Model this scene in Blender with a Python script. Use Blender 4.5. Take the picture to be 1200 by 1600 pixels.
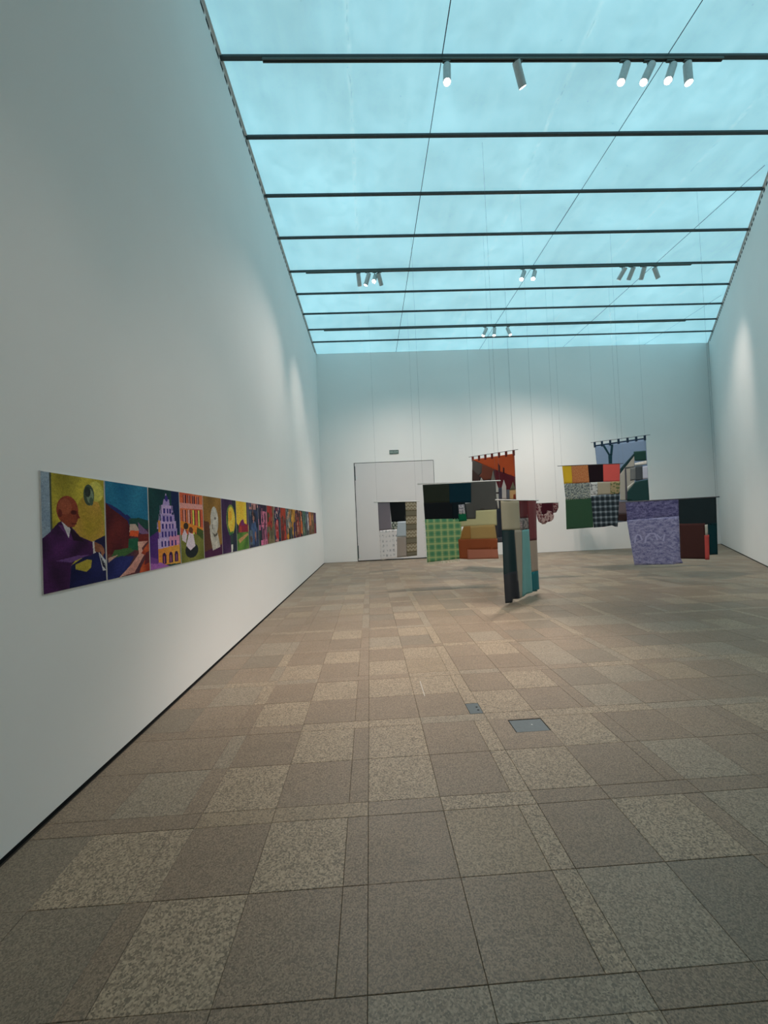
import bpy, bmesh, math, random
from mathutils import Vector, Matrix
from mathutils.geometry import delaunay_2d_cdt

for o in list(bpy.data.objects):
    bpy.data.objects.remove(o, do_unlink=True)
scene = bpy.context.scene
col = scene.collection
R = math.radians

# ------------------------------------------------------------------ camera
EYE = Vector((0.0, 0.0, 1.55))
yaw, pitch, roll = R(2.095), R(1.22), R(2.55)
fwd = Vector((math.sin(yaw)*math.cos(pitch), math.cos(yaw)*math.cos(pitch), math.sin(pitch)))
rt0 = Vector((math.cos(yaw), -math.sin(yaw), 0)); up0 = rt0.cross(fwd)
rt = rt0*math.cos(roll) - up0*math.sin(roll)
up = rt0*math.sin(roll) + up0*math.cos(roll)
cd = bpy.data.cameras.new('camera'); cam = bpy.data.objects.new('camera', cd); col.objects.link(cam)
cd.sensor_fit = 'HORIZONTAL'; cd.sensor_width = 36.0; cd.lens = 625/1200*36.0
cd.clip_start = 0.02; cd.clip_end = 200
m = Matrix((rt, up, -fwd)).transposed().to_4x4(); m.translation = EYE
cam.matrix_world = m
scene.camera = cam

# ------------------------------------------------------------------ world, exposure
w = bpy.data.worlds.new('world'); scene.world = w; w.use_nodes = True
w.node_tree.nodes['Background'].inputs[0].default_value = (0.35, 0.42, 0.45, 1)
w.node_tree.nodes['Background'].inputs[1].default_value = 0.05
vs = scene.view_settings
vs.view_transform = 'Standard'; vs.look = 'None'; vs.exposure = 0.0; vs.gamma = 1.0
vs.use_curve_mapping = False
CEIL_RGB = (0.295, 0.615, 0.72)      # daylight through the green glass of the ceiling
CEIL_STR = 1.0
SPOT_RGB = (1.0, 0.82, 0.72)
SPOT_W = 1.25

# ------------------------------------------------------------------ room dimensions (metres)
XL, YB, H = -1.823, 15.637, 8.14
YR = -2.6                                   # wall behind the camera
def xr(y): return 14.078 - 0.717*(YB - y)   # the splayed right wall
BEAMS = [3.25, 4.40, 5.57, 6.74, 7.97, 9.17, 10.41, 11.45, 12.56, 13.60, 14.55]

# ------------------------------------------------------------------ helpers
rng = random.Random(7)
def srgb(r, g, b):
    def f(c):
        c /= 255.0
        return c/12.92 if c <= 0.04045 else ((c+0.055)/1.055)**2.4
    return (f(r), f(g), f(b))

class NT:
    """small wrapper to write node materials"""
    def __init__(self, name, rough=0.6, spec=0.3):
        self.m = bpy.data.materials.new(name); self.m.use_nodes = True
        self.t = self.m.node_tree; self.b = self.t.nodes['Principled BSDF']
        self.b.inputs['Roughness'].default_value = rough
        self.b.inputs['Specular IOR Level'].default_value = spec
    def n(self, typ, **kw):
        x = self.t.nodes.new(typ)
        for k, v in kw.items():
            if k in x.inputs: self.set(x.inputs[k], v)
            else: setattr(x, k, v)
        return x
    def set(self, inp, v):
        if isinstance(v, bpy.types.NodeSocket): self.t.links.new(v, inp)
        elif isinstance(v, (tuple, list)) and len(v) == 3 and inp.type == 'RGBA': inp.default_value = (*v, 1)
        else: inp.default_value = v
    def math(self, op, a, b=None, c=None):
        x = self.t.nodes.new('ShaderNodeMath'); x.operation = op
        for i, v in enumerate((a, b, c)):
            if v is not None: self.set(x.inputs[i], v)
        return x.outputs[0]
    def mix(self, f, a, b, mode='MIX'):
        x = self.t.nodes.new('ShaderNodeMix'); x.data_type = 'RGBA'; x.blend_type = mode
        self.set(x.inputs[0], f); self.set(x.inputs[6], a); self.set(x.inputs[7], b)
        return x.outputs[2]
    def ramp(self, f, lo, hi):
        x = self.t.nodes.new('ShaderNodeMapRange'); self.set(x.inputs[0], f)
        x.inputs[1].default_value = lo; x.inputs[2].default_value = hi
        return x.outputs[0]
    def noise(self, vec, scale, detail=3, rough=0.55):
        x = self.t.nodes.new('ShaderNodeTexNoise'); self.set(x.inputs['Vector'], vec)
        x.inputs['Scale'].default_value = scale; x.inputs['Detail'].default_value = detail
        x.inputs['Roughness'].default_value = rough
        return x.outputs[0]
    def voro(self, vec, scale, out='Color'):
        x = self.t.nodes.new('ShaderNodeTexVoronoi'); self.set(x.inputs['Vector'], vec)
        x.inputs['Scale'].default_value = scale
        return x.outputs[out]
    def pos(self): return self.t.nodes.new('ShaderNodeNewGeometry').outputs['Position']
    def uv(self): return self.t.nodes.new('ShaderNodeTexCoord').outputs['UV']
    def stretch(self, vec, s):
        x = self.t.nodes.new('ShaderNodeMapping'); self.set(x.inputs['Vector'], vec)
        x.inputs['Scale'].default_value = s
        return x.outputs[0]
    def color(self, c): self.set(self.b.inputs['Base Color'], c)
    def bump(self, h, strength=0.3, dist=0.002):
        x = self.t.nodes.new('ShaderNodeBump'); x.inputs['Strength'].default_value = strength
        x.inputs['Distance'].default_value = dist; self.set(x.inputs['Height'], h)
        self.t.links.new(x.outputs[0], self.b.inputs['Normal'])

def plain(name, rgb, rough=0.6, metal=0.0, grain=0.06, scale=40):
    k = NT(name, rough); k.b.inputs['Metallic'].default_value = metal
    f = k.ramp(k.noise(k.pos(), scale), 0.3, 0.7)
    k.color(k.mix(f, tuple(c*(1-grain) for c in rgb), tuple(min(1, c*(1+grain)) for c in rgb)))
    return k.m

class MB:
    """collects geometry for ONE mesh"""
    def __init__(self): self.v = []; self.f = []; self.mi = []
    def add(self, vs, fs, mi=0):
        b = len(self.v); self.v += [tuple(p) for p in vs]
        self.f += [tuple(b+i for i in q) for q in fs]; self.mi += [mi]*len(fs)
        return self
    def box(self, x0, x1, y0, y1, z0, z1, mi=0):
        return self.add([(x0,y0,z0),(x1,y0,z0),(x1,y1,z0),(x0,y1,z0),(x0,y0,z1),(x1,y0,z1),(x1,y1,z1),(x0,y1,z1)],
            [(0,3,2,1),(4,5,6,7),(0,1,5,4),(1,2,6,5),(2,3,7,6),(3,0,4,7)], mi)
    def chamfer(self, x0, x1, y0, y1, z0, z1, c, mi=0):
        """box whose upper edges are bevelled by c"""
        v = [(x0,y0,z0),(x1,y0,z0),(x1,y1,z0),(x0,y1,z0),(x0,y0,z1-c),(x1,y0,z1-c),(x1,y1,z1-c),(x0,y1,z1-c),
             (x0+c,y0+c,z1),(x1-c,y0+c,z1),(x1-c,y1-c,z1),(x0+c,y1-c,z1)]
        f = [(8,9,10,11)]
        for a, b in ((0,4),(4,8)):
            for i in range(4): j = (i+1) % 4; f.append((a+i, a+j, b+j, b+i))
        return self.add(v, f, mi)
    def prism(self, poly, z0, z1, mi=0):
        n = len(poly)
        v = [(x, y, z0) for x, y in poly]+[(x, y, z1) for x, y in poly]
        f = [tuple(range(n-1, -1, -1)), tuple(range(n, 2*n))]+[(i, (i+1) % n, n+(i+1) % n, n+i) for i in range(n)]
        return self.add(v, f, mi)
    def tube(self, p, q, r, n=10, r2=None, caps=True, mi=0):
        p = Vector(p); q = Vector(q); d = (q-p).normalized(); r2 = r if r2 is None else r2
        a = d.orthogonal().normalized(); b = d.cross(a)
        v = [p+(a*math.cos(t)+b*math.sin(t))*r for t in [2*math.pi*i/n for i in range(n)]]
        v += [q+(a*math.cos(t)+b*math.sin(t))*r2 for t in [2*math.pi*i/n for i in range(n)]]
        f = [(i, (i+1) % n, n+(i+1) % n, n+i) for i in range(n)]
        if caps: f += [tuple(range(n-1, -1, -1)), tuple(range(n, 2*n))]
        return self.add(v, f, mi)
    def mesh(self, name, mats):
        me = bpy.data.meshes.new(name); me.from_pydata(self.v, [], self.f)
        for mt in (mats if isinstance(mats, (list, tuple)) else [mats]): me.materials.append(mt)
        if any(self.mi): me.polygons.foreach_set('material_index', self.mi)
        me.update(); return me
    def build(self, name, mats, parent=None, smooth=False):
        me = self.mesh(name, mats)
        if smooth: me.polygons.foreach_set('use_smooth', [True]*len(me.polygons))
        return link(name, me, parent)
def link(name, data, parent=None, loc=None):
    o = bpy.data.objects.new(name, data); col.objects.link(o)
    if parent: o.parent = parent
    if loc: o.location = loc
    return o
def tag(o, label, cat, group=None):
    o['label'] = label; o['category'] = cat
    if group: o['group'] = group
    return o
def struct(o, label=None):
    o['kind'] = 'structure'
    if label: o['label'] = label
    return o
def clip_right(poly, off=0.0):
    """cut a floor-plan polygon at the splayed right wall (less off)"""
    s = lambda p: (xr(p[1])-off) - p[0]
    out = []
    for i in range(len(poly)):
        a, b = poly[i], poly[(i+1) % len(poly)]; sa, sb = s(a), s(b)
        if sa >= 0: out.append(a)
        if sa*sb < 0:
            t = sa/(sa-sb); out.append((a[0]+(b[0]-a[0])*t, a[1]+(b[1]-a[1])*t))
    return out

# ------------------------------------------------------------------ materials of the setting
def wall_mat(name, rgb):
    k = NT(name, 0.75, 0.2)
    f = k.ramp(k.noise(k.pos(), 0.7, 4), 0.3, 0.7)
    k.color(k.mix(f, tuple(c*0.97 for c in rgb), rgb))
    k.bump(k.noise(k.pos(), 60, 2), 0.05, 0.002)
    return k.m
M_WALL = wall_mat('white_wall_paint', (0.89, 0.89, 0.875))
M_DOOR = wall_mat('grey_white_door_paint', (0.72, 0.71, 0.71))
M_DARK = plain('dark_shadow_gap', (0.012, 0.012, 0.013), 0.8)
M_STEEL = plain('dark_green_grey_steel', (0.055, 0.075, 0.078), 0.45, 0.3)
M_FRAME = plain('pale_grey_metal_edge', (0.7, 0.74, 0.74), 0.5, 0.2)
M_ROOF = plain('grey_roof_slab', (0.3, 0.3, 0.3), 0.8)

def glass_mat():
    k = NT('backlit_frosted_green_glass', 0.35, 0.4)
    p = k.pos()
    big = k.ramp(k.noise(p, 0.55, 5, 0.6), 0.30, 0.72)
    streak = k.ramp(k.noise(k.stretch(p, (5.0, 0.5, 1)), 1.0, 4, 0.6), 0.35, 0.75)
    dirt = k.ramp(k.noise(p, 26, 4, 0.75), 0.60, 0.78)
    spot = k.ramp(k.voro(p, 3.1, 'Distance'), 0.02, 0.05)
    c = k.mix(big, tuple(x*0.76 for x in CEIL_RGB), tuple(min(1, x*1.16) for x in CEIL_RGB))
    c = k.mix(k.math('MULTIPLY', streak, 0.16), c, (0.50, 0.86, 0.88))
    c = k.mix(k.math('MULTIPLY', k.ramp(k.noise(p, 2.4, 6, 0.70), 0.42, 0.72), 0.48), c, (0.20, 0.44, 0.51))
    c = k.mix(k.math('MULTIPLY', dirt, 0.30), c, (0.12, 0.30, 0.33))
    c = k.mix(k.math('MULTIPLY', k.math('SUBTRACT', 1.0, spot), 0.5), c, (0.10, 0.28, 0.32))
    x = k.n('ShaderNodeSeparateXYZ'); k.set(x.inputs[0], p)          # sealed joint running down the middle of the panes
    xx = k.math('ADD', x.outputs[0], k.math('MULTIPLY', k.noise(p, 2.2, 4), 0.10))
    dj = k.math('ABSOLUTE', k.math('SUBTRACT', k.math('FRACT', k.math('DIVIDE', k.math('ADD', xx, 0.22), 3.33)), 0.08))
    joint = k.math('MULTIPLY', k.ramp(dj, 0.016, 0.004), k.ramp(k.noise(p, 5, 4, 0.7), 0.40, 0.65))
    c = k.mix(k.math('MULTIPLY', joint, 0.35), c, (0.55, 0.85, 0.88))
    crack = k.math('MULTIPLY', k.ramp(dj, 0.004, 0.0015), k.ramp(k.noise(p, 9, 4, 0.7), 0.48, 0.6))
    c = k.mix(k.math('MULTIPLY', crack, 0.4), c, (0.10, 0.26, 0.30))
    k.color((0.30, 0.42, 0.43))
    k.set(k.b.inputs['Emission Color'], c); k.b.inputs['Emission Strength'].default_value = CEIL_STR
    return k.m
M_GLASS = glass_mat()

# granite in several slabs: fine dark, medium, coarse light ...
def granite(name, dark, mid, light, scale, contrast):
    k = NT(name, 0.52, 0.5); p = k.pos()
    cell = k.voro(p, scale)
    sep = k.n('ShaderNodeSeparateColor'); k.set(sep.inputs[0], cell)
    g = sep.outputs[0]
    fine = k.noise(p, scale*1.6, 4, 0.7)
    c = k.mix(k.ramp(k.math('ADD', k.math('MULTIPLY', g, contrast), k.math('MULTIPLY', fine, 1-contrast)), 0.25, 0.75), dark, light)
    c = k.mix(0.2, c, mid)
    patch = k.ramp(k.noise(p, 1.3, 4), 0.35, 0.7)
    c = k.mix(k.math('MULTIPLY', patch, 0.20), c, tuple(x*0.62 for x in mid))
    stain = k.math('MULTIPLY', k.ramp(k.noise(k.stretch(p, (1, 2.5, 1)), 1.7, 6, 0.72), 0.58, 0.70), 0.30)
    c = k.mix(stain, c, tuple(x*0.45 for x in mid))
    chip = k.math('MULTIPLY', k.ramp(k.voro(p, 2.3, 'Distance'), 0.020, 0.008), 0.6)
    c = k.mix(chip, c, (0.50, 0.48, 0.44))
    k.color(c)
    k.bump(fine, 0.15, 0.002)
    rg = k.math('ADD', 0.34, k.math('MULTIPLY', k.noise(p, 2.0), 0.25)); k.set(k.b.inputs['Roughness'], rg)
    return k.m
def gm(name, r, g, b, scale, contrast, spread):
    c = srgb(r, g, b); c = (c[0]*1.03, c[1]*0.98, c[2]*0.92)
    return granite(name, tuple(x*(1-spread) for x in c), c, tuple(x*(1+spread) for x in c), scale, contrast)
GR = {
 'D': gm('granite_dark_brown', 131, 117, 101, 190, 0.5, 0.52),
 'E': gm('granite_dark_grey', 126, 116, 102, 200, 0.5, 0.50),
 'M': gm('granite_medium', 135, 121, 105, 180, 0.5, 0.54),
 'L': gm('granite_coarse_light', 147, 134, 116, 150, 0.6, 0.64),
 'N': gm('granite_light_grey', 140, 130, 115, 170, 0.55, 0.56),
 'Y': gm('granite_light_ochre', 143, 129, 110, 160, 0.6, 0.5),
}
GK = list(GR)

# ------------------------------------------------------------------ floor: slab with granite pieces
fl = MB().prism(clip_right([(XL-0.2, YR-0.2), (30, YR-0.2), (30, YB+0.3), (XL-0.2, YB+0.3)], -0.3), -0.25, -0.012)
floor = struct(fl.build('floor', plain('dark_floor_joint', (0.035, 0.032, 0.028), 0.9)), 'grey brown granite floor of square slabs and narrow bands')
X0, Y0, MOD, ST = -0.075, 2.145, 0.905, 0.107     # a module: band + two slabs
TW = (MOD-ST)/2
def xedges():
    e = []
    for k in range(-2, 17):
        a = X0+MOD*k
        e += [('t', a, a+TW, 2*k), ('t', a+TW, a+2*TW, 2*k+1), ('s', a+2*TW, a+MOD, k)]
    return e
def yedges():
    e = []
    for k in range(-5, 16):
        a = Y0+MOD*k
        e += [('s', a, a+ST, k), ('t', a+ST, a+ST+TW, 2*k), ('t', a+ST+TW, a+MOD, 2*k+1)]
    return e
# slabs read off the photograph: (column, row) -> stone ; row 0 is [2.25, 2.65]
NEAR = {}
def row(r, s):
    for c, ch in zip(range(-4, 6), s):
        if ch != '.': NEAR[(c, r)] = ch
#        c: -4..5  (c=0 starts at x=-0.075)
row(-2, 'EELDDMNEMD')
row(-1, 'ELDLDYDLND')
row(0,  'MNLDLDLDNM')
row(1,  'MMDLLDMLDM')
row(2,  'EMLDDDLDNM')
row(3,  'MNDLLLDLEN')
row(4,  'EMLDLYDDNE')
row(5,  'MEDLDLMLNM')
row(6,  'MNDDNEDNEM')
row(-3, 'EDNEMNDDLE')
row(-4, 'DELDNDELDN')
BANDX = {(-1, 0): 'D', (0, 0): 'N', (1, 0): 'M', (-2, 0): 'D', (-1, -1): 'E', (0, -1): 'L', (-2, -1): 'D'}
pieces = []          # x0,x1,y0,y1,kind
G = 0.0007
for (kx, x0, x1, ix) in xedges():
    for (ky, y0, y1, iy) in yedges():
        if ky == 's' and kx == 's': continue                         # crossing goes to the cross band
        if kx == 't' and ky == 't':
            kind = NEAR.get((ix, iy)) or rng.choices('DEMLNY', (30, 18, 16, 18, 14, 4))[0]
        elif kx == 's':
            mk = iy//2
            if ix == -1: kind = 'D' if mk <= 1 else rng.choice('DNLM')
            elif ix == 0: kind = 'L' if mk <= 3 else rng.choice('LNM')
            else: kind = rng.choice('DMLND')
        else:
            if iy == 0: kind = {-2: 'Y', -1: 'Y', 0: 'M', 1: 'L'}.get(ix, 'D')
            elif iy == -1: kind = {0: 'N', 1: 'N', 2: 'D', 3: 'D'}.get(ix, rng.choice('DE'))
            else: kind = rng.choice('DMLNL')
        if ky == 's' and ix % 2 == 1 and kx == 't': x1 = x1+ST      # band piece runs through the crossing
        pieces.append((x0, x1, y0, y1, kind))
        if ky == 's' and ix % 2 == 1 and kx == 't': x1 = x1-ST
def shown(p):
    """size of a piece as seen from the eye"""
    c = Vector(((p[0]+p[1])/2, (p[2]+p[3])/2, 0)); d = c-EYE
    z = d.dot(fwd)
    if z < 0.3: return 0
    u = 600+625*d.dot(rt)/z; v = 800-625*d.dot(up)/z
    if not (-90 < u < 1290 and v < 1720): return 0
    return (p[1]-p[0])*(p[3]-p[2])*1.55/d.length**3
good = []
for p in pieces:
    x0, x1, y0, y1, kd = p
    x0 = max(x0, XL+0.012); y0 = max(y0, YR); y1 = min(y1, YB-0.003)
    if x1-x0 < 0.03 or y1-y0 < 0.03: continue
    if x0 > xr(y1)-0.02: continue
    good.append((x0, x1, y0, y1, kd))
good.sort(key=shown, reverse=True)
PLATE = (0.975, 1.228, 2.848, 3.028)              # floor box lid
CAP = (0.7245, 0.8285, 3.159, 3.335)                # small plate with two holes
cache = {}; rest = MB(); n = 0
for (x0, x1, y0, y1, kd) in good:
    cx, cy = (x0+x1)/2, (y0+y1)/2
    crosses = x1 > xr(y0)-0.02
    if x0 < PLATE[0] < x1 and y0 < PLATE[2] < y1:  # slab cut around the floor box
        a, b, c, d = PLATE; mb = MB()
        for q in ((x0+G, x1-G, y0+G, c), (x0+G, a, c, min(d, y1-G)), (b, x1-G, c, min(d, y1-G)), (x0+G, x1-G, d, y1-G)):
            if q[1]-q[0] > 0.004 and q[3]-q[2] > 0.004: mb.box(*q, -0.03, 0)
        mb.build('granite_slab', GR[kd], floor); n += 1; continue
    if x0-0.02 < CAP[0] and CAP[1] < x1+0.02 and y0 < CAP[2] < y1:
        MB().chamfer(x0+G, x1-G, CAP[3]+G, y1-G, -0.03, 0, 0.001).build('granite_slab', GR[kd], floor)
        continue
    if n < 296 and not crosses and shown((x0, x1, y0, y1)) > 0:
        key = (round(x1-x0, 3), round(y1-y0, 3), kd)
        if key not in cache:
            hx, hy = (x1-x0)/2-G, (y1-y0)/2-G
            cache[key] = MB().chamfer(-hx, hx, -hy, hy, -0.03, 0, 0.0015).mesh('granite_slab', GR[kd])
        link('granite_slab' if min(x1-x0, y1-y0) > 0.2 else 'granite_band_piece', cache[key], floor, (cx, cy, rng.uniform(-0.0012, 0.0)))
        n += 1
    else:
        poly = clip_right([(x0+G, y0+G), (x1-G, y0+G), (x1-G, y1-G), (x0+G, y1-G)], 0.012)
        if len(poly) > 2: rest.prism(poly, -0.03, rng.uniform(-0.0012, 0), GK.index(kd))
MB().box(0.410, 0.417, 3.52, 3.85, -0.002, 0.0005).build('white_paint_line', plain('white_paint_line', (0.55, 0.52, 0.47), 0.7), floor)
r_ = rest.build('granite_paving', [GR[k] for k in GK], floor); r_['kind'] = 'stuff'
r_['label'] = 'farther granite slabs of the same floor'

# ------------------------------------------------------------------ walls
GAP = 0.022
wl = struct(MB().box(XL-0.25, XL, YR-0.25, YB, GAP, H+0.5).build('wall_left', M_WALL), 'tall white wall carrying the long row of paintings')
struct(MB().box(XL-0.25, XL-0.012, YR-0.25, YB, -0.02, GAP+0.002).build('gap_shade_left', M_DARK), 'dark shadow gap along the foot of the left wall')  # near-black strip, the shade of the gap put into its colour
DX0, DX1, DZ = -0.53, 2.615, 3.85
wb = MB()
wb.box(XL-0.25, DX0, YB, YB+0.25, 0.006, H+0.5).box(DX1, xr(YB)+0.4, YB, YB+0.25, 0.006, H+0.5).box(DX0, DX1, YB, YB+0.25, DZ, H+0.5)
struct(wb.build('wall_back', M_WALL), 'white end wall with a flush double height door')
struct(MB().box(XL-0.25, xr(YB)+0.4, YB+0.004, YB+0.25, -0.02, 0.008).build('gap_shade_back', M_DARK))  # same near-black strip painted as shade under the end wall
def slanted(off0, off1, z0, z1, ya, yb):
    return MB().prism([(xr(ya)+off0, ya), (xr(ya)+off1, ya), (xr(yb)+off1, yb), (xr(yb)+off0, yb)], z0, z1)
struct(slanted(0, 0.35, GAP, H+0.5, YR-0.25, YB).build('wall_right', M_WALL), 'plain white splayed wall on the right')
struct(slanted(0.014, 0.35, -0.02, GAP+0.002, YR-0.25, YB).build('gap_shade_right', M_DARK), 'dark shadow gap along the foot of the right wall')  # shade of the right-hand gap, painted as a near-black strip
struct(MB().box(XL-0.25, xr(YR)+0.35, YR-0.25, YR, 0, H+0.5).build('wall_front', M_WALL), 'white wall behind the viewer')

# door in the end wall
dr = link('door_1', None, None, (DX0, YB, 0)); struct(dr, 'flush pale grey door as tall as two people in the end wall')
def dbox(name, x0, x1, y0, y1, z0, z1, mt): return MB().box(x0-DX0, x1-DX0, y0-YB, y1-YB, z0, z1).build(name, mt, dr)
dbox('door_recess', DX0, DX1, YB+0.05, YB+0.25, 0.0, DZ, M_DARK)
dbox('door_leaf', DX0+0.028, DX1-0.018, YB+0.004, YB+0.05, 0.035, DZ-0.022, M_DOOR)
for z0, z1 in ((0.12, 0.62), (3.16, 3.72)):
    hg = dbox('hinge', DX0+0.004, DX0+0.05, YB-0.014, YB+0.004, z0, z1, M_STEEL)
    dbox('hinge_plate', DX0+0.05, DX0+0.12, YB-0.003, YB+0.004, z0+0.04, z0+0.16, M_FRAME).parent = hg

# ------------------------------------------------------------------ ceiling: roof slab, backlit glass panels, steel beams
rf = MB().prism(clip_right([(XL-0.2, YR-0.2), (30, YR-0.2), (30, YB+0.2), (XL-0.2, YB+0.2)], -0.3), H+0.30, H+0.45)
ceiling = struct(rf.build('ceiling', M_ROOF), 'backlit turquoise glass ceiling between dark steel beams')
SEAMS = [XL+0.03, 1.33, 4.66, 8.05, 11.4, 14.3]
edges = BEAMS+[YB]
for j in range(len(edges)-1):
    y0, y1 = edges[j], edges[j+1]
    for i in range(len(SEAMS)-1):
        g = 0.006
        poly = clip_right([(SEAMS[i]+g, y0+0.012), (SEAMS[i+1]-g, y0+0.012), (SEAMS[i+1]-g, y1-0.012), (SEAMS[i]+g, y1-0.012)], 0.03)
        if len(poly) > 2: MB().prism(poly, H+0.045+rng.uniform(0, .004), H+0.06).build('glass_panel', M_GLASS, ceiling)
for i in range(1, len(SEAMS)-1):                        # thin seam bars along the room
    ya = max(3.25, YB-(14.078-SEAMS[i])/0.717+0.2)
    MB().box(SEAMS[i]-0.007, SEAMS[i]+0.007, ya, YB, H+0.046, H+0.075).build('seam_bar', M_STEEL, ceiling)
for y in BEAMS:
    wbm = 0.030
    poly = clip_right([(XL, y-wbm), (30, y-wbm), (30, y+wbm), (XL, y+wbm)], 0.0)
    MB().prism(poly, H+0.015, H+0.10).build('beam', M_STEEL, ceiling)
# opaque soffit, unseen, placed to darken the near upper walls
MB().prism(clip_right([(XL, YR), (30, YR), (30, 3.22), (XL, 3.22)], 0), H+0.0145, H+0.12).build('dimming_soffit', M_WALL, ceiling)
# edge frame and ventilation slots along both side walls
t1 = struct(MB().box(XL, XL+0.035, 3.25, YB, H+0.03, H+0.08).build('trim_1', M_FRAME), 'pale slotted edge strip between the left wall and glass ceiling')
t2 = struct(slanted(-0.04, 0, H+0.03, H+0.08, 3.25, YB).build('trim_2', M_FRAME), 'pale slotted edge strip between the right wall and glass ceiling')
sl = MB().box(-0.002, 0.004, -0.055, 0.055, -0.026, 0.022).mesh('slot', M_DARK)
y = 4.3
while y < YB-0.3:
    link('slot', sl, t1, (XL, y, H-0.035)); 
    o = link('slot', sl, t2, (xr(y)-0.001, y, H-0.035)); o.rotation_euler.z = math.pi-math.atan(0.717)
    y += 0.165

# ------------------------------------------------------------------ hanging textiles: outlines in metres (along the rod, height)

green = dict(o=(1.136,9.170), d=(1.0000,0.0000), w=1.935, z=2.357)
green_P = [
  ('olive_black',0,[(0.117, 2.333), (0.736, 2.337), (0.741, 1.901), (0.126, 1.902)]),
  ('dark_teal',0,[(0.728, 2.337), (1.254, 2.34), (1.231, 1.872), (0.775, 1.874), (0.723, 1.885)]),
  ('grey_felt',1,[(1.242, 2.341), (1.82, 2.35), (1.816, 1.694), (1.323, 1.688), (1.308, 1.495), (1.087, 1.494), (1.07, 1.861), (1.224, 1.872)]),
  ('black',0,[(0.121, 1.916), (0.785, 1.903), (0.792, 1.511), (0.131, 1.526)]),
  ('blue_black',1,[(0.772, 1.895), (1.08, 1.895), (1.122, 1.493), (0.771, 1.508)]),
  ('white_print',2,[(0.926, 1.836), (1.06, 1.841), (1.072, 1.619), (0.928, 1.617)]),
  ('emerald',2,[(0.916, 1.626), (1.085, 1.636), (1.103, 1.462), (0.919, 1.445)]),
  ('green_plaid',1,[(0.128, 1.537), (0.966, 1.517), (0.978, 1.054), (0.903, 0.593), (0.14, 0.547), (0.137, 1.213)]),
  ('cream',0,[(1.324, 1.698), (1.81, 1.701), (1.802, 1.319), (0.939, 1.328), (0.946, 1.452), (1.122, 1.493), (1.314, 1.505)]),
  ('ochre',1,[(1.027, 1.336), (1.751, 1.347), (1.781, 1.008), (0.89, 1.032), (0.949, 1.176)]),
  ('amber',2,[(1.027, 1.331), (1.175, 1.338), (1.177, 1.028), (0.925, 1.032)]),
  ('rust',2,[(0.882, 1.041), (1.796, 1.02), (1.792, 0.775), (1.079, 0.8), (1.076, 0.576), (0.895, 0.593)]),
  ('salmon',1,[(1.057, 0.827), (1.786, 0.818), (1.804, 0.553), (1.076, 0.571)]),
]

beige = dict(o=(0.156,12.100), d=(0.9016,0.4326), w=1.618, z=2.119)
beige_P = [
  ('grey_violet',0,[(0.123, 2.131), (0.546, 2.124), (0.566, 1.262), (0.128, 1.247)]),
  ('black',1,[(0.538, 2.124), (1.101, 2.114), (1.086, 1.501), (0.573, 1.489)]),
  ('tiny_print',1,[(0.578, 1.491), (0.783, 1.498), (0.758, 1.272), (0.566, 1.262)]),
  ('pale_blue',1,[(0.778, 1.498), (1.097, 1.5), (1.078, 1.017), (0.731, 1.023)]),
  ('taupe',0,[(0.732, 1.037), (1.093, 1.032), (1.073, 0.384), (0.703, 0.389)]),
  ('zigzag',2,[(1.094, 2.114), (1.518, 2.11), (1.446, 0.395), (1.062, 0.385)]),
  ('white_check',0,[(0.13, 1.25), (0.562, 1.267), (0.749, 1.272), (0.709, 0.389), (0.243, 0.354), (0.142, 0.37)]),
]

front = dict(o=(2.159,6.740), d=(0.7158,0.6983), w=1.762, z=1.818)
front_P = [
  ('olive_beige',1,[(0.165, 1.806), (0.879, 1.807), (0.87, 1.264), (0.163, 1.294)]),
  ('dark_red',0,[(0.864, 1.807), (1.269, 1.809), (1.261, 1.472), (0.864, 1.469)]),
  ('maroon',1,[(1.237, 1.809), (1.663, 1.811), (1.598, 1.029), (1.25, 1.038)]),
  ('grey_prints',1,[(0.847, 1.477), (1.252, 1.478), (1.25, 1.25), (0.874, 1.25)]),
  ('small_print',2,[(0.868, 1.405), (0.969, 1.404), (0.962, 1.269), (0.864, 1.268)]),
  ('deep_teal',0,[(0.172, 1.303), (0.632, 1.295), (0.632, 0.479), (0.157, 0.508)]),
  ('charcoal',1,[(0.146, 0.522), (0.638, 0.537), (0.673, 0.03), (0.463, 0.047), (0.445, -0.007), (0.171, 0.029)]),
  ('grey_beige',1,[(0.619, 1.28), (0.96, 1.256), (0.828, 0.03), (0.673, 0.026), (0.627, 0.512)]),
  ('light_teal',2,[(0.942, 1.256), (1.251, 1.26), (1.233, 0.049), (0.807, 0.031)]),
  ('taupe',0,[(1.241, 1.045), (1.606, 1.038), (1.606, 0.413), (1.247, 0.429)]),
  ('peacock',1,[(1.241, 0.436), (1.601, 0.423), (1.626, 0.053), (1.455, 0.065), (1.448, 0.037), (1.244, 0.063)]),
]

scallop = dict(o=(3.764,10.410), d=(1.0000,0.0000), w=1.248, z=1.829)
scallop_P = [
  ('plum',0,[(0.085, 1.842), (1.104, 1.817), (1.088, 1.523), (0.776, 1.526), (0.072, 1.579)]),
  ('print_one',1,[(0.637, 1.825), (0.792, 1.82), (0.759, 1.29), (0.68, 1.34), (0.641, 1.49)]),
  ('print_two',1,[(0.771, 1.516), (0.906, 1.542), (0.932, 1.621), (1.038, 1.595), (1.107, 1.491), (1.087, 1.396), (1.024, 1.336), (0.915, 1.319), (0.859, 1.269), (0.762, 1.267)]),
  ('print_three',1,[(1.097, 1.815), (1.243, 1.813), (1.236, 1.676), (1.176, 1.562), (1.089, 1.549)]),
]

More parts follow.
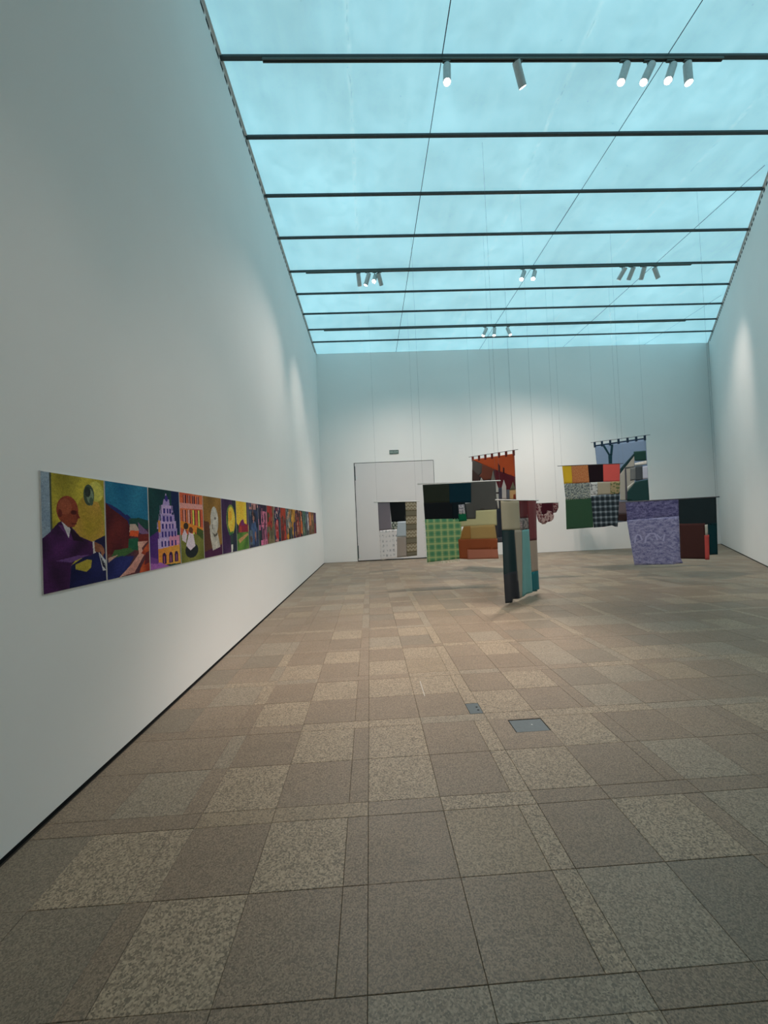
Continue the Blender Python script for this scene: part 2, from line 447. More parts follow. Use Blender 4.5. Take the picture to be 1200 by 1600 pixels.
orange = dict(o=(3.230,12.560), d=(0.7252,-0.6885), w=1.612, z=3.441)
orange_P = [
  ('backing',0,[(0.123, 3.346), (1.497, 3.338), (1.48, 2.001), (1.458, 0.773), (0.844, 0.732), (-0.039, 0.658)]),
  ('orange',1,[(0.123, 3.346), (1.497, 3.338), (1.485, 2.657), (0.822, 2.967)]),
  ('grey_brown',1,[(0.122, 3.329), (0.446, 3.161), (0.423, 2.895), (0.304, 2.82), (0.106, 3.027)]),
  ('russet',1,[(0.432, 3.168), (0.835, 2.958), (0.706, 2.662), (0.492, 2.659), (0.33, 2.805), (0.423, 2.895)]),
  ('dark_brown',2,[(0.106, 3.037), (0.336, 2.809), (0.362, 2.627), (0.085, 2.654)]),
  ('maroon_field',1,[(0.83, 2.959), (1.485, 2.657), (1.482, 2.278), (1.318, 2.268), (1.206, 2.025), (0.953, 2.037), (0.83, 2.63)]),
  ('chimney',2,[(0.976, 3.127), (1.038, 3.03), (1.035, 2.838), (0.972, 2.869)]),
  ('chimney',2,[(1.124, 2.984), (1.175, 2.953), (1.166, 2.782), (1.122, 2.804)]),
  ('grey_spire',2,[(0.799, 2.93), (0.86, 2.602), (0.711, 2.617)]),
  ('pale_spire',2,[(0.404, 2.752), (0.471, 2.636), (0.343, 2.641)]),
  ('pale_tower',3,[(1.137, 2.611), (1.201, 2.401), (1.191, 2.026), (1.055, 2.035), (1.067, 2.389)]),
  ('slate',2,[(1.206, 2.306), (1.295, 2.298), (1.292, 2.014), (1.19, 2.021)]),
  ('olive_spire',3,[(1.417, 2.523), (1.482, 2.278), (1.301, 2.279)]),
  ('tan_house',2,[(1.294, 2.284), (1.485, 2.282), (1.48, 2.001), (1.292, 2.014)]),
  ('red_door',3,[(1.41, 2.147), (1.473, 2.154), (1.475, 2.001), (1.397, 2.007)]),
  ('pale_strip',2,[(0.875, 2.601), (0.951, 2.376), (0.943, 1.76), (0.897, 1.755), (0.856, 2.238)]),
  ('dark_bar',3,[(0.852, 2.258), (0.97, 2.248), (0.967, 2.205), (0.849, 2.209)]),
  ('navy_strip',2,[(0.951, 2.376), (1.074, 2.377), (1.055, 2.03), (0.953, 2.025)]),
  ('navy_lower',2,[(0.847, 1.741), (1.041, 1.762), (0.999, 0.893), (0.845, 0.881)]),
  ('grey_lower',2,[(0.835, 0.894), (1.0, 0.905), (0.991, 0.749), (0.845, 0.736)]),
]
orange_tabs = [(0.136, 3.333), (0.354, 3.333), (0.569, 3.334), (0.79, 3.334), (1.018, 3.334), (1.243, 3.334), (1.473, 3.334)]

blue = dict(o=(7.798,13.600), d=(0.7980,-0.6026), w=1.726, z=3.937)
blue_P = [
  ('sky',0,[(0.121, 3.808), (1.602, 3.841), (1.6, 2.496), (1.597, 1.818), (1.579, 1.201), (0.986, 1.164), (0.154, 1.099), (0.146, 3.169)]),
  ('hem',1,[(0.123, 3.833), (1.603, 3.861), (1.603, 3.82), (0.123, 3.786)]),
  ('tree_branch',1,[(0.349, 3.8), (0.42, 3.796), (0.575, 3.427), (0.516, 3.429)]),
  ('tree_branch',1,[(0.609, 3.778), (0.681, 3.783), (0.629, 3.42), (0.556, 3.424)]),
  ('tree_trunk',1,[(0.512, 3.451), (0.624, 3.436), (0.604, 3.022), (0.51, 3.033)]),
  ('wall_beige',1,[(0.824, 2.738), (1.013, 3.021), (1.258, 3.323), (1.198, 1.844), (0.781, 1.872)]),
  ('roof_line',2,[(0.819, 2.754), (0.827, 2.921), (1.195, 3.331), (1.276, 3.42), (1.258, 3.308), (0.928, 2.894)]),
  ('roof_green',2,[(1.247, 3.454), (1.585, 3.443), (1.582, 3.124), (1.263, 3.151)]),
  ('white_band',2,[(1.259, 3.074), (1.586, 3.118), (1.588, 3.005), (1.254, 2.978)]),
  ('beam',3,[(0.971, 2.965), (1.254, 2.978), (1.252, 2.934), (0.969, 2.92)]),
  ('post',3,[(0.969, 2.92), (1.01, 2.916), (1.0, 1.872), (0.943, 1.876)]),
  ('pane_grey',3,[(1.124, 2.933), (1.272, 2.931), (1.262, 2.528), (1.103, 2.507)]),
  ('pane_dark',2,[(1.274, 2.97), (1.467, 2.969), (1.457, 2.509), (1.255, 2.484)]),
  ('pane_light',3,[(1.466, 2.93), (1.605, 2.944), (1.6, 2.534), (1.458, 2.524)]),
  ('pale_slope',2,[(1.011, 2.31), (1.243, 2.485), (1.008, 2.144)]),
  ('bush',3,[(1.003, 2.144), (1.254, 2.463), (1.6, 2.502), (1.601, 1.803), (0.988, 1.843)]),
  ('grey_brown',2,[(0.599, 1.853), (1.018, 1.826), (0.998, 1.405), (0.577, 1.408)]),
  ('brown',2,[(0.578, 1.424), (0.999, 1.429), (0.996, 1.163), (0.567, 1.203)]),
]
blue_tabs = [(0.121, 3.804), (0.344, 3.809), (0.589, 3.814), (0.835, 3.82), (1.096, 3.826), (1.339, 3.831), (1.577, 3.836)]

colour = dict(o=(5.538,11.450), d=(1.0000,0.0000), w=1.970, z=2.912)
colour_P = [
  ('yellow',0,[(0.14, 2.907), (0.423, 2.906), (0.43, 2.388), (0.165, 2.385)]),
  ('orange_print',1,[(0.41, 2.906), (0.902, 2.908), (0.916, 2.394), (0.421, 2.385)]),
  ('black',0,[(0.891, 2.909), (1.368, 2.911), (1.345, 2.403), (0.908, 2.389)]),
  ('coral',1,[(1.358, 2.912), (1.864, 2.913), (1.833, 2.389), (1.339, 2.398)]),
  ('floral_grey',0,[(0.166, 2.396), (0.916, 2.394), (0.927, 1.916), (0.193, 1.915)]),
  ('white_print',1,[(0.913, 2.394), (1.16, 2.395), (1.138, 2.013), (0.928, 2.027)]),
  ('beige',0,[(1.152, 2.395), (1.567, 2.392), (1.546, 2.028), (1.13, 2.013)]),
  ('tan_floral',1,[(1.553, 2.392), (1.844, 2.396), (1.812, 2.032), (1.523, 2.018)]),
  ('bottle_green',0,[(0.188, 1.926), (0.964, 1.941), (0.961, 1.08), (0.173, 1.055)]),
  ('dark_plaid',1,[(0.934, 1.995), (1.812, 2.038), (1.698, 1.06), (1.631, 1.068), (1.525, 1.113), (1.307, 1.083), (0.968, 1.071)]),
]

purple_T = dict(o=(5.883,9.170), d=(0.7408,-0.6717), w=1.787, z=1.731)
purple_P = [
  ('purple_upper',1,[(0.107, 1.739), (1.105, 1.73), (1.094, 1.35), (0.124, 1.284)]),
  ('purple_lower',2,[(0.115, 1.307), (1.094, 1.364), (1.08, 0.456), (1.117, 0.35), (0.955, 0.313), (0.217, 0.268)]),
  ('green_black',0,[(1.099, 1.731), (1.733, 1.725), (1.718, 1.156), (1.092, 1.173)]),
  ('teal_black',0,[(1.505, 1.178), (1.72, 1.196), (1.703, 0.542), (1.568, 0.531)]),
  ('brown',1,[(1.093, 1.198), (1.53, 1.195), (1.52, 0.444), (1.08, 0.442)]),
  ('pale_tag',2,[(1.523, 1.161), (1.571, 1.17), (1.566, 0.943), (1.522, 0.94)]),
  ('coral_strip',2,[(1.507, 0.948), (1.582, 0.953), (1.565, 0.433), (1.493, 0.429)]),
]
purple_arc1 = [(0.251, 0.776), (0.267, 0.909), (0.308, 0.974), (0.363, 0.952), (0.395, 0.842)]
purple_arc2 = [(0.447, 0.777), (0.472, 0.907), (0.549, 0.993), (0.639, 0.992), (0.685, 0.841)]
purple_arc3 = [(0.674, 0.97), (0.74, 0.884), (0.815, 0.968), (0.79, 0.82)]

# ------------------------------------------------------------------ cloth materials (UV = metres on the cloth)
def cloth(name, rgb, grain=0.10, weave=420, blotch=0.12):
    k = NT(name, 0.85, 0.12); uv = k.uv(); rgb = tuple(min(0.85, x*1.22) for x in rgb)
    a = k.noise(uv, weave, 2); b = k.ramp(k.noise(uv, 6, 3), 0.3, 0.7)
    c = k.mix(a, tuple(x*(1-grain) for x in rgb), tuple(min(1, x*(1+grain)) for x in rgb))
    c = k.mix(k.math('MULTIPLY', b, blotch), c, tuple(x*0.7 for x in rgb))
    k.color(c); k.b.inputs['Sheen Weight'].default_value = 0.1
    return k.m
def bands(k, x, period, width, phase=0.0):
    f = k.math('FRACT', k.math('ADD', k.math('DIVIDE', x, period), phase))
    return k.math('LESS_THAN', f, width)
def xy(k):
    s = k.n('ShaderNodeSeparateXYZ'); k.set(s.inputs[0], k.uv()); return s.outputs[0], s.outputs[1]
def green_plaid():
    k = NT('green_plaid_cloth', 0.85, 0.1); x, y = xy(k)
    c = k.mix(k.noise(k.uv(), 300, 2), srgb(92, 150, 110), srgb(106, 166, 122))
    for ax in (x, y):
        c = k.mix(k.math('MULTIPLY', bands(k, ax, 0.155, 0.46), 0.40), c, srgb(156, 188, 132))
        c = k.mix(k.math('MULTIPLY', bands(k, ax, 0.155, 0.22, 0.9), 0.5), c, srgb(200, 212, 148))
        c = k.mix(k.math('MULTIPLY', bands(k, ax, 0.155, 0.07, 0.30), 0.4), c, srgb(50, 112, 84))
    k.color(c); return k.m
def dark_plaid():
    k = NT('dark_plaid_cloth', 0.85, 0.1); x, y = xy(k)
    c = srgb(132, 144, 152)
    for ax in (x, y):
        c = k.mix(k.math('MULTIPLY', bands(k, ax, 0.155, 0.52), 0.72), c, srgb(16, 28, 38))
        c = k.mix(k.math('MULTIPLY', bands(k, ax, 0.155, 0.09, 0.25), 0.5), c, srgb(150, 160, 168))
        c = k.mix(k.math('MULTIPLY', bands(k, ax, 0.078, 0.16, 0.1), 0.45), c, srgb(12, 20, 28))
    k.color(c); return k.m
def printed(name, base, ink, scale, lo=0.45, hi=0.55, ink2=None):
    k = NT(name, 0.85, 0.1); uv = k.uv()
    f = k.ramp(k.noise(uv, scale, 3, 0.6), lo, hi)
    c = k.mix(f, base, ink)
    if ink2: c = k.mix(k.ramp(k.voro(uv, scale*0.6, 'Distance'), 0.30, 0.18), c, ink2)
    k.color(c); return k.m
def squares():
    k = NT('white_cloth_with_grey_marks', 0.85, 0.1); x, y = xy(k)
    a = k.math('MULTIPLY', bands(k, x, 0.12, 0.55, 0.2), bands(k, y, 0.15, 0.5, 0.1))
    n = k.ramp(k.noise(k.uv(), 9, 2), 0.42, 0.6)
    n2 = k.ramp(k.noise(k.uv(), 45, 2), 0.4, 0.6)
    c = k.mix(k.math('MULTIPLY', k.math('MULTIPLY', a, n), n2), srgb(238, 232, 232), srgb(120, 122, 132))
    k.color(c); return k.m
def zigzag():
    k = NT('beige_zigzag_cloth', 0.85, 0.1); x, y = xy(k)
    tri = k.math('ABSOLUTE', k.math('SUBTRACT', k.math('FRACT', k.math('DIVIDE', x, 0.125)), 0.5))
    yy = k.math('ADD', y, k.math('MULTIPLY', tri, 0.12))
    c = k.mix(bands(k, yy, 0.11, 0.4), srgb(176, 164, 142), srgb(136, 122, 98))
    plain_band = bands(k, y, 0.435, 0.42, 0.2)
    c = k.mix(plain_band, c, srgb(128, 120, 102))
    c = k.mix(bands(k, y, 0.435, 0.05, 0.2), c, srgb(92, 82, 62))
    c = k.mix(bands(k, y, 0.435, 0.05, 0.82), c, srgb(92, 82, 62))
    k.color(c); return k.m
def purple(name, dark, light, bias):
    k = NT(name, 0.85, 0.1); uv = k.uv()
    a = k.ramp(k.noise(k.stretch(uv, (1, 1.6, 1)), 10, 6, 0.75), 0.38+bias, 0.60+bias)
    b = k.ramp(k.noise(uv, 42, 3, 0.7), 0.35, 0.65)
    c = k.mix(k.math('ADD', k.math('MULTIPLY', a, 0.65), k.math('MULTIPLY', b, 0.35)), dark, light)
    k.color(c); return k.m

C = {
 'green:olive_black': cloth('olive_black_cloth', srgb(38, 44, 36)), 'green:dark_teal': cloth('dark_teal_cloth', srgb(10, 44, 56)),
 'green:grey_felt': cloth('grey_felt', srgb(78, 78, 76), 0.3, 160), 'green:black': cloth('black_cloth', srgb(20, 24, 28)),
 'green:blue_black': cloth('blue_black_cloth', srgb(14, 26, 32)), 'green:white_print': printed('white_scrap_with_grey_print', srgb(206, 204, 206), srgb(140, 136, 150), 30),
 'green:emerald': cloth('emerald_cloth', srgb(12, 98, 66)), 'green:green_plaid': green_plaid(),
 'green:cream': cloth('cream_cloth', srgb(186, 182, 140)), 'green:ochre': cloth('ochre_gauze', srgb(166, 138, 88)),
 'green:amber': cloth('amber_gauze', srgb(156, 114, 62)), 'green:rust': cloth('rust_gauze', srgb(142, 76, 46)),
 'green:salmon': cloth('salmon_gauze', srgb(172, 110, 90)),
 'beige:grey_violet': cloth('grey_violet_cloth', srgb(122, 114, 122)), 'beige:black': cloth('black_cotton', srgb(14, 18, 22)),
 'beige:tiny_print': printed('small_dark_print', srgb(196, 198, 188), srgb(70, 80, 70), 18), 'beige:pale_blue': cloth('pale_blue_cloth', srgb(176, 184, 192)),
 'beige:taupe': cloth('taupe_cloth', srgb(156, 144, 136)), 'beige:zigzag': zigzag(), 'beige:white_check': squares(),
 'front:olive_beige': cloth('olive_beige_cloth', srgb(156, 150, 128)), 'front:dark_red': cloth('dark_red_cloth', srgb(84, 20, 28)),
 'front:maroon': cloth('maroon_cloth', srgb(102, 42, 46)), 'front:grey_prints': printed('grey_striped_scraps', srgb(150, 142, 138), srgb(96, 94, 96), 14),
 'front:small_print': printed('small_pink_print', srgb(190, 180, 178), srgb(120, 84, 84), 40), 'front:deep_teal': cloth('deep_teal_cloth', srgb(6, 40, 44)),
 'front:charcoal': cloth('charcoal_cloth', srgb(36, 40, 46)), 'front:grey_beige': cloth('grey_beige_cloth', srgb(146, 140, 126)),
 'front:light_teal': cloth('light_teal_linen', srgb(102, 156, 156), 0.15), 'front:taupe': cloth('warm_taupe_cloth', srgb(150, 136, 122)),
 'front:peacock': cloth('peacock_cloth', srgb(0, 96, 104)),
 'scallop:plum': cloth('plum_cloth', srgb(62, 18, 30)), 'scallop:print_one': printed('plum_paisley', srgb(96, 40, 50), srgb(168, 140, 138), 16),
 'scallop:print_two': printed('plum_paisley_light', srgb(92, 38, 48), srgb(176, 150, 146), 14, 0.42, 0.5), 'scallop:print_three': printed('plum_paisley_edge', srgb(88, 34, 44), srgb(150, 118, 118), 20),
 'orange:backing': cloth('dark_slate_cloth', srgb(58, 54, 58)), 'orange:orange': cloth('orange_cloth', srgb(196, 82, 44)),
 'orange:grey_brown': cloth('grey_brown_cloth', srgb(92, 82, 78)), 'orange:russet': cloth('russet_cloth', srgb(118, 64, 50)),
 'orange:dark_brown': cloth('dark_brown_cloth', srgb(72, 52, 48)), 'orange:maroon_field': cloth('maroon_field_cloth', srgb(94, 32, 40)),
 'orange:chimney': cloth('brown_chimney_cloth', srgb(78, 32, 32)), 'orange:grey_spire': cloth('grey_spire_cloth', srgb(128, 118, 108)),
 'orange:pale_spire': cloth('pale_spire_cloth', srgb(180, 172, 164)), 'orange:pale_tower': cloth('pale_tower_cloth', srgb(198, 184, 178)),
 'orange:slate': cloth('slate_cloth', srgb(92, 92, 100)), 'orange:olive_spire': cloth('olive_spire_cloth', srgb(108, 100, 82)),
 'orange:tan_house': cloth('tan_house_cloth', srgb(196, 152, 104)), 'orange:red_door': cloth('red_door_cloth', srgb(138, 58, 36)),
 'orange:pale_strip': cloth('pale_strip_cloth', srgb(196, 188, 180)), 'orange:dark_bar': cloth('dark_bar_cloth', srgb(50, 40, 42)),
 'orange:navy_strip': cloth('navy_strip_cloth', srgb(64, 62, 76)), 'orange:navy_lower': cloth('navy_lower_cloth', srgb(44, 48, 58)),
 'orange:grey_lower': cloth('grey_lower_cloth', srgb(74, 74, 80)),
 'blue:sky': cloth('blue_cloth', srgb(104, 124, 148)), 'blue:hem': cloth('navy_hem', srgb(34, 52, 74)),
 'blue:tree_branch': cloth('teal_branch_cloth', srgb(12, 46, 56)), 'blue:tree_trunk': cloth('teal_trunk_cloth', srgb(12, 46, 56)),
 'blue:wall_beige': cloth('house_wall_cloth', srgb(140, 138, 130)), 'blue:roof_line': cloth('dark_roof_line_cloth', srgb(22, 48, 52)),
 'blue:roof_green': cloth('green_roof_cloth', srgb(26, 56, 50)), 'blue:white_band': cloth('pale_band_cloth', srgb(186, 184, 178)),
 'blue:beam': cloth('grey_beam_cloth', srgb(74, 78, 78)), 'blue:post': cloth('dark_post_cloth', srgb(66, 66, 74)),
 'blue:pane_grey': cloth('grey_pane_cloth', srgb(96, 100, 100)), 'blue:pane_dark': cloth('dark_pane_cloth', srgb(58, 64, 68)),
 'blue:pane_light': cloth('light_pane_cloth', srgb(160, 164, 178)), 'blue:pale_slope': cloth('pale_slope_cloth', srgb(166, 168, 160)),
 'blue:bush': cloth('dark_bush_cloth', srgb(26, 54, 54)), 'blue:grey_brown': cloth('grey_brown_lower_cloth', srgb(92, 82, 86)),
 'blue:brown': cloth('dark_brown_lower_cloth', srgb(46, 32, 32)),
 'colour:yellow': cloth('yellow_cloth', srgb(216, 172, 42)), 'colour:orange_print': printed('orange_print_cloth', srgb(214, 146, 96), srgb(190, 108, 66), 40, 0.4, 0.6),
 'colour:black': cloth('plum_black_cloth', srgb(28, 12, 20)), 'colour:coral': cloth('coral_cloth', srgb(214, 88, 82)),
 'colour:floral_grey': printed('grey_floral_cloth', srgb(168, 172, 164), srgb(96, 104, 108), 22, 0.46, 0.56, srgb(188, 186, 168)),
 'colour:white_print': printed('white_scrap_with_figure', srgb(210, 208, 206), srgb(130, 130, 130), 12, 0.52, 0.6),
 'colour:beige': cloth('beige_cloth', srgb(166, 154, 134)), 'colour:tan_floral': printed('tan_floral_cloth', srgb(178, 156, 118), srgb(110, 116, 78), 11, 0.5, 0.56),
 'colour:bottle_green': cloth('bottle_green_cloth', srgb(50, 80, 58)), 'colour:dark_plaid': dark_plaid(),
 'purple:purple_upper': purple('purple_print_dark', srgb(46, 46, 92), srgb(138, 136, 178), 0.03),
 'purple:purple_lower': purple('purple_print', srgb(66, 68, 122), srgb(172, 172, 206), -0.01),
 'purple:green_black': cloth('green_black_cloth', srgb(28, 40, 44)), 'purple:teal_black': cloth('teal_black_cloth', srgb(8, 46, 52)),
 'purple:brown': cloth('red_brown_cloth', srgb(66, 40, 38)), 'purple:pale_tag': cloth('pale_tag_cloth', srgb(170, 168, 158)),
 'purple:coral_strip': cloth('coral_strip_cloth', srgb(178, 74, 70)),
}
M_ROD = plain('white_rod', (0.75, 0.75, 0.73), 0.4)
M_RODD = plain('dark_grey_rod', (0.10, 0.10, 0.11), 0.4)
M_WIRE = plain('thin_steel_wire', (0.16, 0.18, 0.19), 0.4, 0.6)
M_CURVE = cloth('pale_lilac_stitch', srgb(156, 156, 190))
M_FRINGE = cloth('pale_green_fringe', srgb(160, 184, 150))

def patch_mesh(name, poly, lay, T, mt, fold, step=0.055):
    """cloth piece: outline + interior points, triangulated and laid on the folds of the hanging cloth"""
    pts = []; n = len(poly)
    for i in range(n):
        a, b = Vector(poly[i]), Vector(poly[(i+1) % n]); k = max(1, int((b-a).length/step))
        pts += [a+(b-a)*(j/k) for j in range(k)]
    ring = list(range(len(pts)))
    s0, s1 = min(p[0] for p in poly), max(p[0] for p in poly); z0, z1 = min(p[1] for p in poly), max(p[1] for p in poly)
    def inside(x, y):
        c = False; j = n-1
        for i in range(n):
            (xi, yi), (xj, yj) = poly[i], poly[j]
            if (yi > y) != (yj > y) and x < (xj-xi)*(y-yi)/(yj-yi)+xi: c = not c
            j = i
        return c
    nx, nz = int((s1-s0)/step), int((z1-z0)/step)
    for i in range(1, nx+1):
        for j in range(1, nz+1):
            x, y = s0+i*step*0.98, z0+j*step*0.98
            if inside(x, y) and min((Vector((x, y))-p).length for p in pts[:len(ring)]) > step*0.4: pts.append(Vector((x, y)))
    vo, _, fo, *_ = delaunay_2d_cdt(pts, [], [ring], 1, 1e-6)
    amp, freq, ph = fold; dx, dy = T['d']; nx_, ny_ = dy, -dx              # normal faces the viewer
    verts = []
    for p in vo:
        s, z = p; drop = max(0.0, T['z']-z)
        d = amp*min(1, 0.25+drop*0.7)*(math.sin(freq*s+ph+0.5*drop)+0.4*math.sin(2.3*freq*s+1.7*ph))+0.0035*lay
        verts.append((dx*s+nx_*d, dy*s+ny_*d, z-T['z']))
    me = bpy.data.meshes.new(name); me.from_pydata(verts, [], [tuple(f) for f in fo]); me.materials.append(mt)
    uvl = me.uv_layers.new(name='UVMap')
    for lp in me.loops: uvl.data[lp.index].uv = vo[lp.vertex_index]
    me.polygons.foreach_set('use_smooth', [True]*len(me.polygons)); me.update()
    return me
def textile(key, T, P, label, tops, rod_r, rod_mt, fold, tabs=None, tabmt=None):
    root = link('hanging_textile', None, None, (*T['o'], T['z']))
    tag(root, label, 'textile', 'patchwork textiles hung from the ceiling')
    dx, dy = T['d']; W = T['w']
    MB().tube((0, 0, 0), (dx*W, dy*W, 0), rod_r, 12).build('rod', rod_mt, root, True)
    for s in tops:
        MB().tube((dx*s, dy*s, 0), (dx*s, dy*s, H+(0.018 if key != 'scallop' else -0.0245)-T['z']), 0.0014, 6).build('wire', M_WIRE, root)
    for nm, lay, poly in P:
        me = patch_mesh('cloth_patch', poly, lay, T, C[key+':'+nm], fold)
        o = link('cloth_patch', me, root); o['label'] = (nm.replace('_', ' ')+' cloth piece')
        md = o.modifiers.new('thick', 'SOLIDIFY'); md.thickness = 0.002; md.offset = -1
    for (s, z) in (tabs or []):
        h = 0.033
        poly = [(s-h, T['z']+rod_r), (s+h, T['z']+rod_r), (s+h, z-0.05), (s-h, z-0.05)]
        for lay in (2, -4):                                                # the loop in front of and behind the rod
            o = link('tab', patch_mesh('tab', poly, lay, T, tabmt, (0, 1, 0), 0.03), root)
            md = o.modifiers.new('thick', 'SOLIDIFY'); md.thickness = 0.002
    return root
t_green = textile('green', green, green_P, 'large patchwork hanging with green plaid, salmon and dark cloth, right of the pale door', (0.12, 1.82), 0.013, M_ROD, (0.010, 5, 0.4))
t_beige = textile('beige', beige, beige_P, 'smallest patchwork hanging with grey, black and beige zigzag cloth in front of the door', (0.1, 1.5), 0.014, M_ROD, (0.010, 6, 1.4))
t_front = textile('front', front, front_P, 'nearest patchwork hanging, tall and seen obliquely, with teal, beige and maroon strips', (0.17, 1.66), 0.011, M_ROD, (0.018, 9, 0.9))
t_scal = textile('scallop', scallop, scallop_P, 'short plum hanging with scalloped printed edge, half hidden behind the nearest hanging', (0.1, 1.2), 0.011, M_ROD, (0.010, 7, 2.0))
t_orange = textile('orange', orange, orange_P, 'tab-top tapestry of an orange sky over maroon roofs and a pale tower', (0.136, 1.473), 0.008, M_RODD, (0.014, 6, 0.3), orange_tabs, cloth('maroon_tab_cloth', srgb(110, 40, 34)))
t_blue = textile('blue', blue, blue_P, 'tab-top tapestry of a blue sky with a dark tree and house gable', (0.121, 1.577), 0.008, M_RODD, (0.014, 6, 1.3), blue_tabs, cloth('navy_tab_cloth', srgb(22, 40, 56)))
t_col = textile('colour', colour, colour_P, 'patchwork hanging with yellow, orange, black and coral squares over dark plaid', (0.13, 1.83), 0.009, M_RODD, (0.012, 5, 2.2))
t_purp = textile('purple', purple_T, purple_P, 'patchwork hanging with a large mottled purple cloth beside dark green and brown', (0.107, 1.73), 0.012, M_RODD, (0.012, 6, 0.2))
# pale curved stitching on the purple cloth
for arc in (purple_arc1, purple_arc2, purple_arc3):
    L, Rr = [], []
    for i, p in enumerate(arc):
        a = Vector(arc[max(0, i-1)]); b = Vector(arc[min(len(arc)-1, i+1)]); t = (b-a).normalized(); nn = Vector((-t[1], t[0]))*0.017
        L.append(tuple(Vector(p)+nn)); Rr.append(tuple(Vector(p)-nn))
    o = link('pale_curve', patch_mesh('pale_curve', L+Rr[::-1], 3, purple_T, M_CURVE, (0.012, 6, 0.2)), t_purp)
# frayed threads on the green plaid
fr = MB(); rf_ = random.Random(3)
for i in range(60):
    t = i/59; x, z = 0.14+0.76*t, 0.547-green['z']+0.046*t
    fr.tube((x, 0.0, z+0.01), (x+rf_.uniform(-.012, .012), rf_.uniform(-.01, .01), z-rf_.uniform(.03, .07)), 0.0022, 4)
for i in range(55):
    t = i/54; x, z = 0.128+0.012*t, 1.53-0.98*t-green['z']
    fr.tube((x+0.01, 0.0, z), (x-rf_.uniform(.015, .05), rf_.uniform(-.01, .01), z-rf_.uniform(-.01, .03)), 0.0022, 4)
o = fr.build('fringe', M_FRINGE, t_green); o['kind'] = 'stuff'

# ------------------------------------------------------------------ paintings on the left wall (flat painted pictures)
def pm():
    k = NT('painted_picture', 0.7, 0.12)
    a = k.n('ShaderNodeAttribute'); a.attribute_name = 'Col'
    f = k.ramp(k.noise(k.stretch(k.pos(), (1, 1.6, 1)), 70, 4, 0.7), 0.3, 0.7)
    g = k.ramp(k.noise(k.stretch(k.pos(), (1, 1, 2.2)), 22, 4, 0.7), 0.25, 0.75)
    c = k.mix(k.math('MULTIPLY', f, 0.35), a.outputs['Color'], (0.0, 0.0, 0.0))
    k.color(k.mix(1.0, c, k.mix(g, (0.75, 0.75, 0.75), (1.25, 1.22, 1.15)), 'MULTIPLY'))
    k.bump(k.noise(k.pos(), 220, 3), 0.15, 0.001)
    return k.m
M_PIC = pm(); M_BOARD = plain('white_picture_board', (0.72, 0.71, 0.69), 0.6)
PW, PH, PZ = 0.532, 0.69, 1.568
class Art:
    def __init__(s, nx, ny, bg): s.nx, s.ny = nx, ny; s.a = [[bg]*nx for _ in range(ny)]
    def each(s, x0, x1, y0, y1, test, c):
        for j in range(max(0, int(y0*s.ny)-1), min(s.ny, int(y1*s.ny)+2)):
            y = (j+.5)/s.ny; rw = s.a[j]
            for i in range(max(0, int(x0*s.nx)-1), min(s.nx, int(x1*s.nx)+2)):
                x = (i+.5)/s.nx
                if test(x, y): rw[i] = c(x, y) if callable(c) else c
    def poly(s, pts, c):
        n = len(pts)
        def ins(x, y):
            r = False; j = n-1
            for i in range(n):
                (xi, yi), (xj, yj) = pts[i], pts[j]
                if (yi > y) != (yj > y) and x < (xj-xi)*(y-yi)/(yj-yi)+xi: r = not r
                j = i
            return r
        xs = [p[0] for p in pts]; ys = [p[1] for p in pts]
        s.each(min(xs), max(xs), min(ys), max(ys), ins, c); return s
    def rect(s, x0, y0, x1, y1, c): return s.poly([(x0, y0), (x1, y0), (x1, y1), (x0, y1)], c)
    def oval(s, cx, cy, rx, ry, c):
        s.each(cx-rx, cx+rx, cy-ry, cy+ry, lambda x, y: ((x-cx)/rx)**2+((y-cy)/ry)**2 < 1, c); return s
    def arch(s, x0, x1, y0, y1, c):
        s.oval((x0+x1)/2, y0+(x1-x0)*0.4, (x1-x0)/2, (x1-x0)*0.4, c); return s.rect(x0, y0+(x1-x0)*0.4, x1, y1, c)
def blot(c1, c2, f=9.0, seed=0.0):
    def g(x, y):
        t = 0.5+0.25*math.sin(f*x+3*math.sin(f*0.7*y+seed))+0.25*math.sin(f*1.3*y+2*math.sin(f*x*0.9+seed*2))
        return tuple(a+(b-a)*t for a, b in zip(c1, c2))
    return g
S = srgb
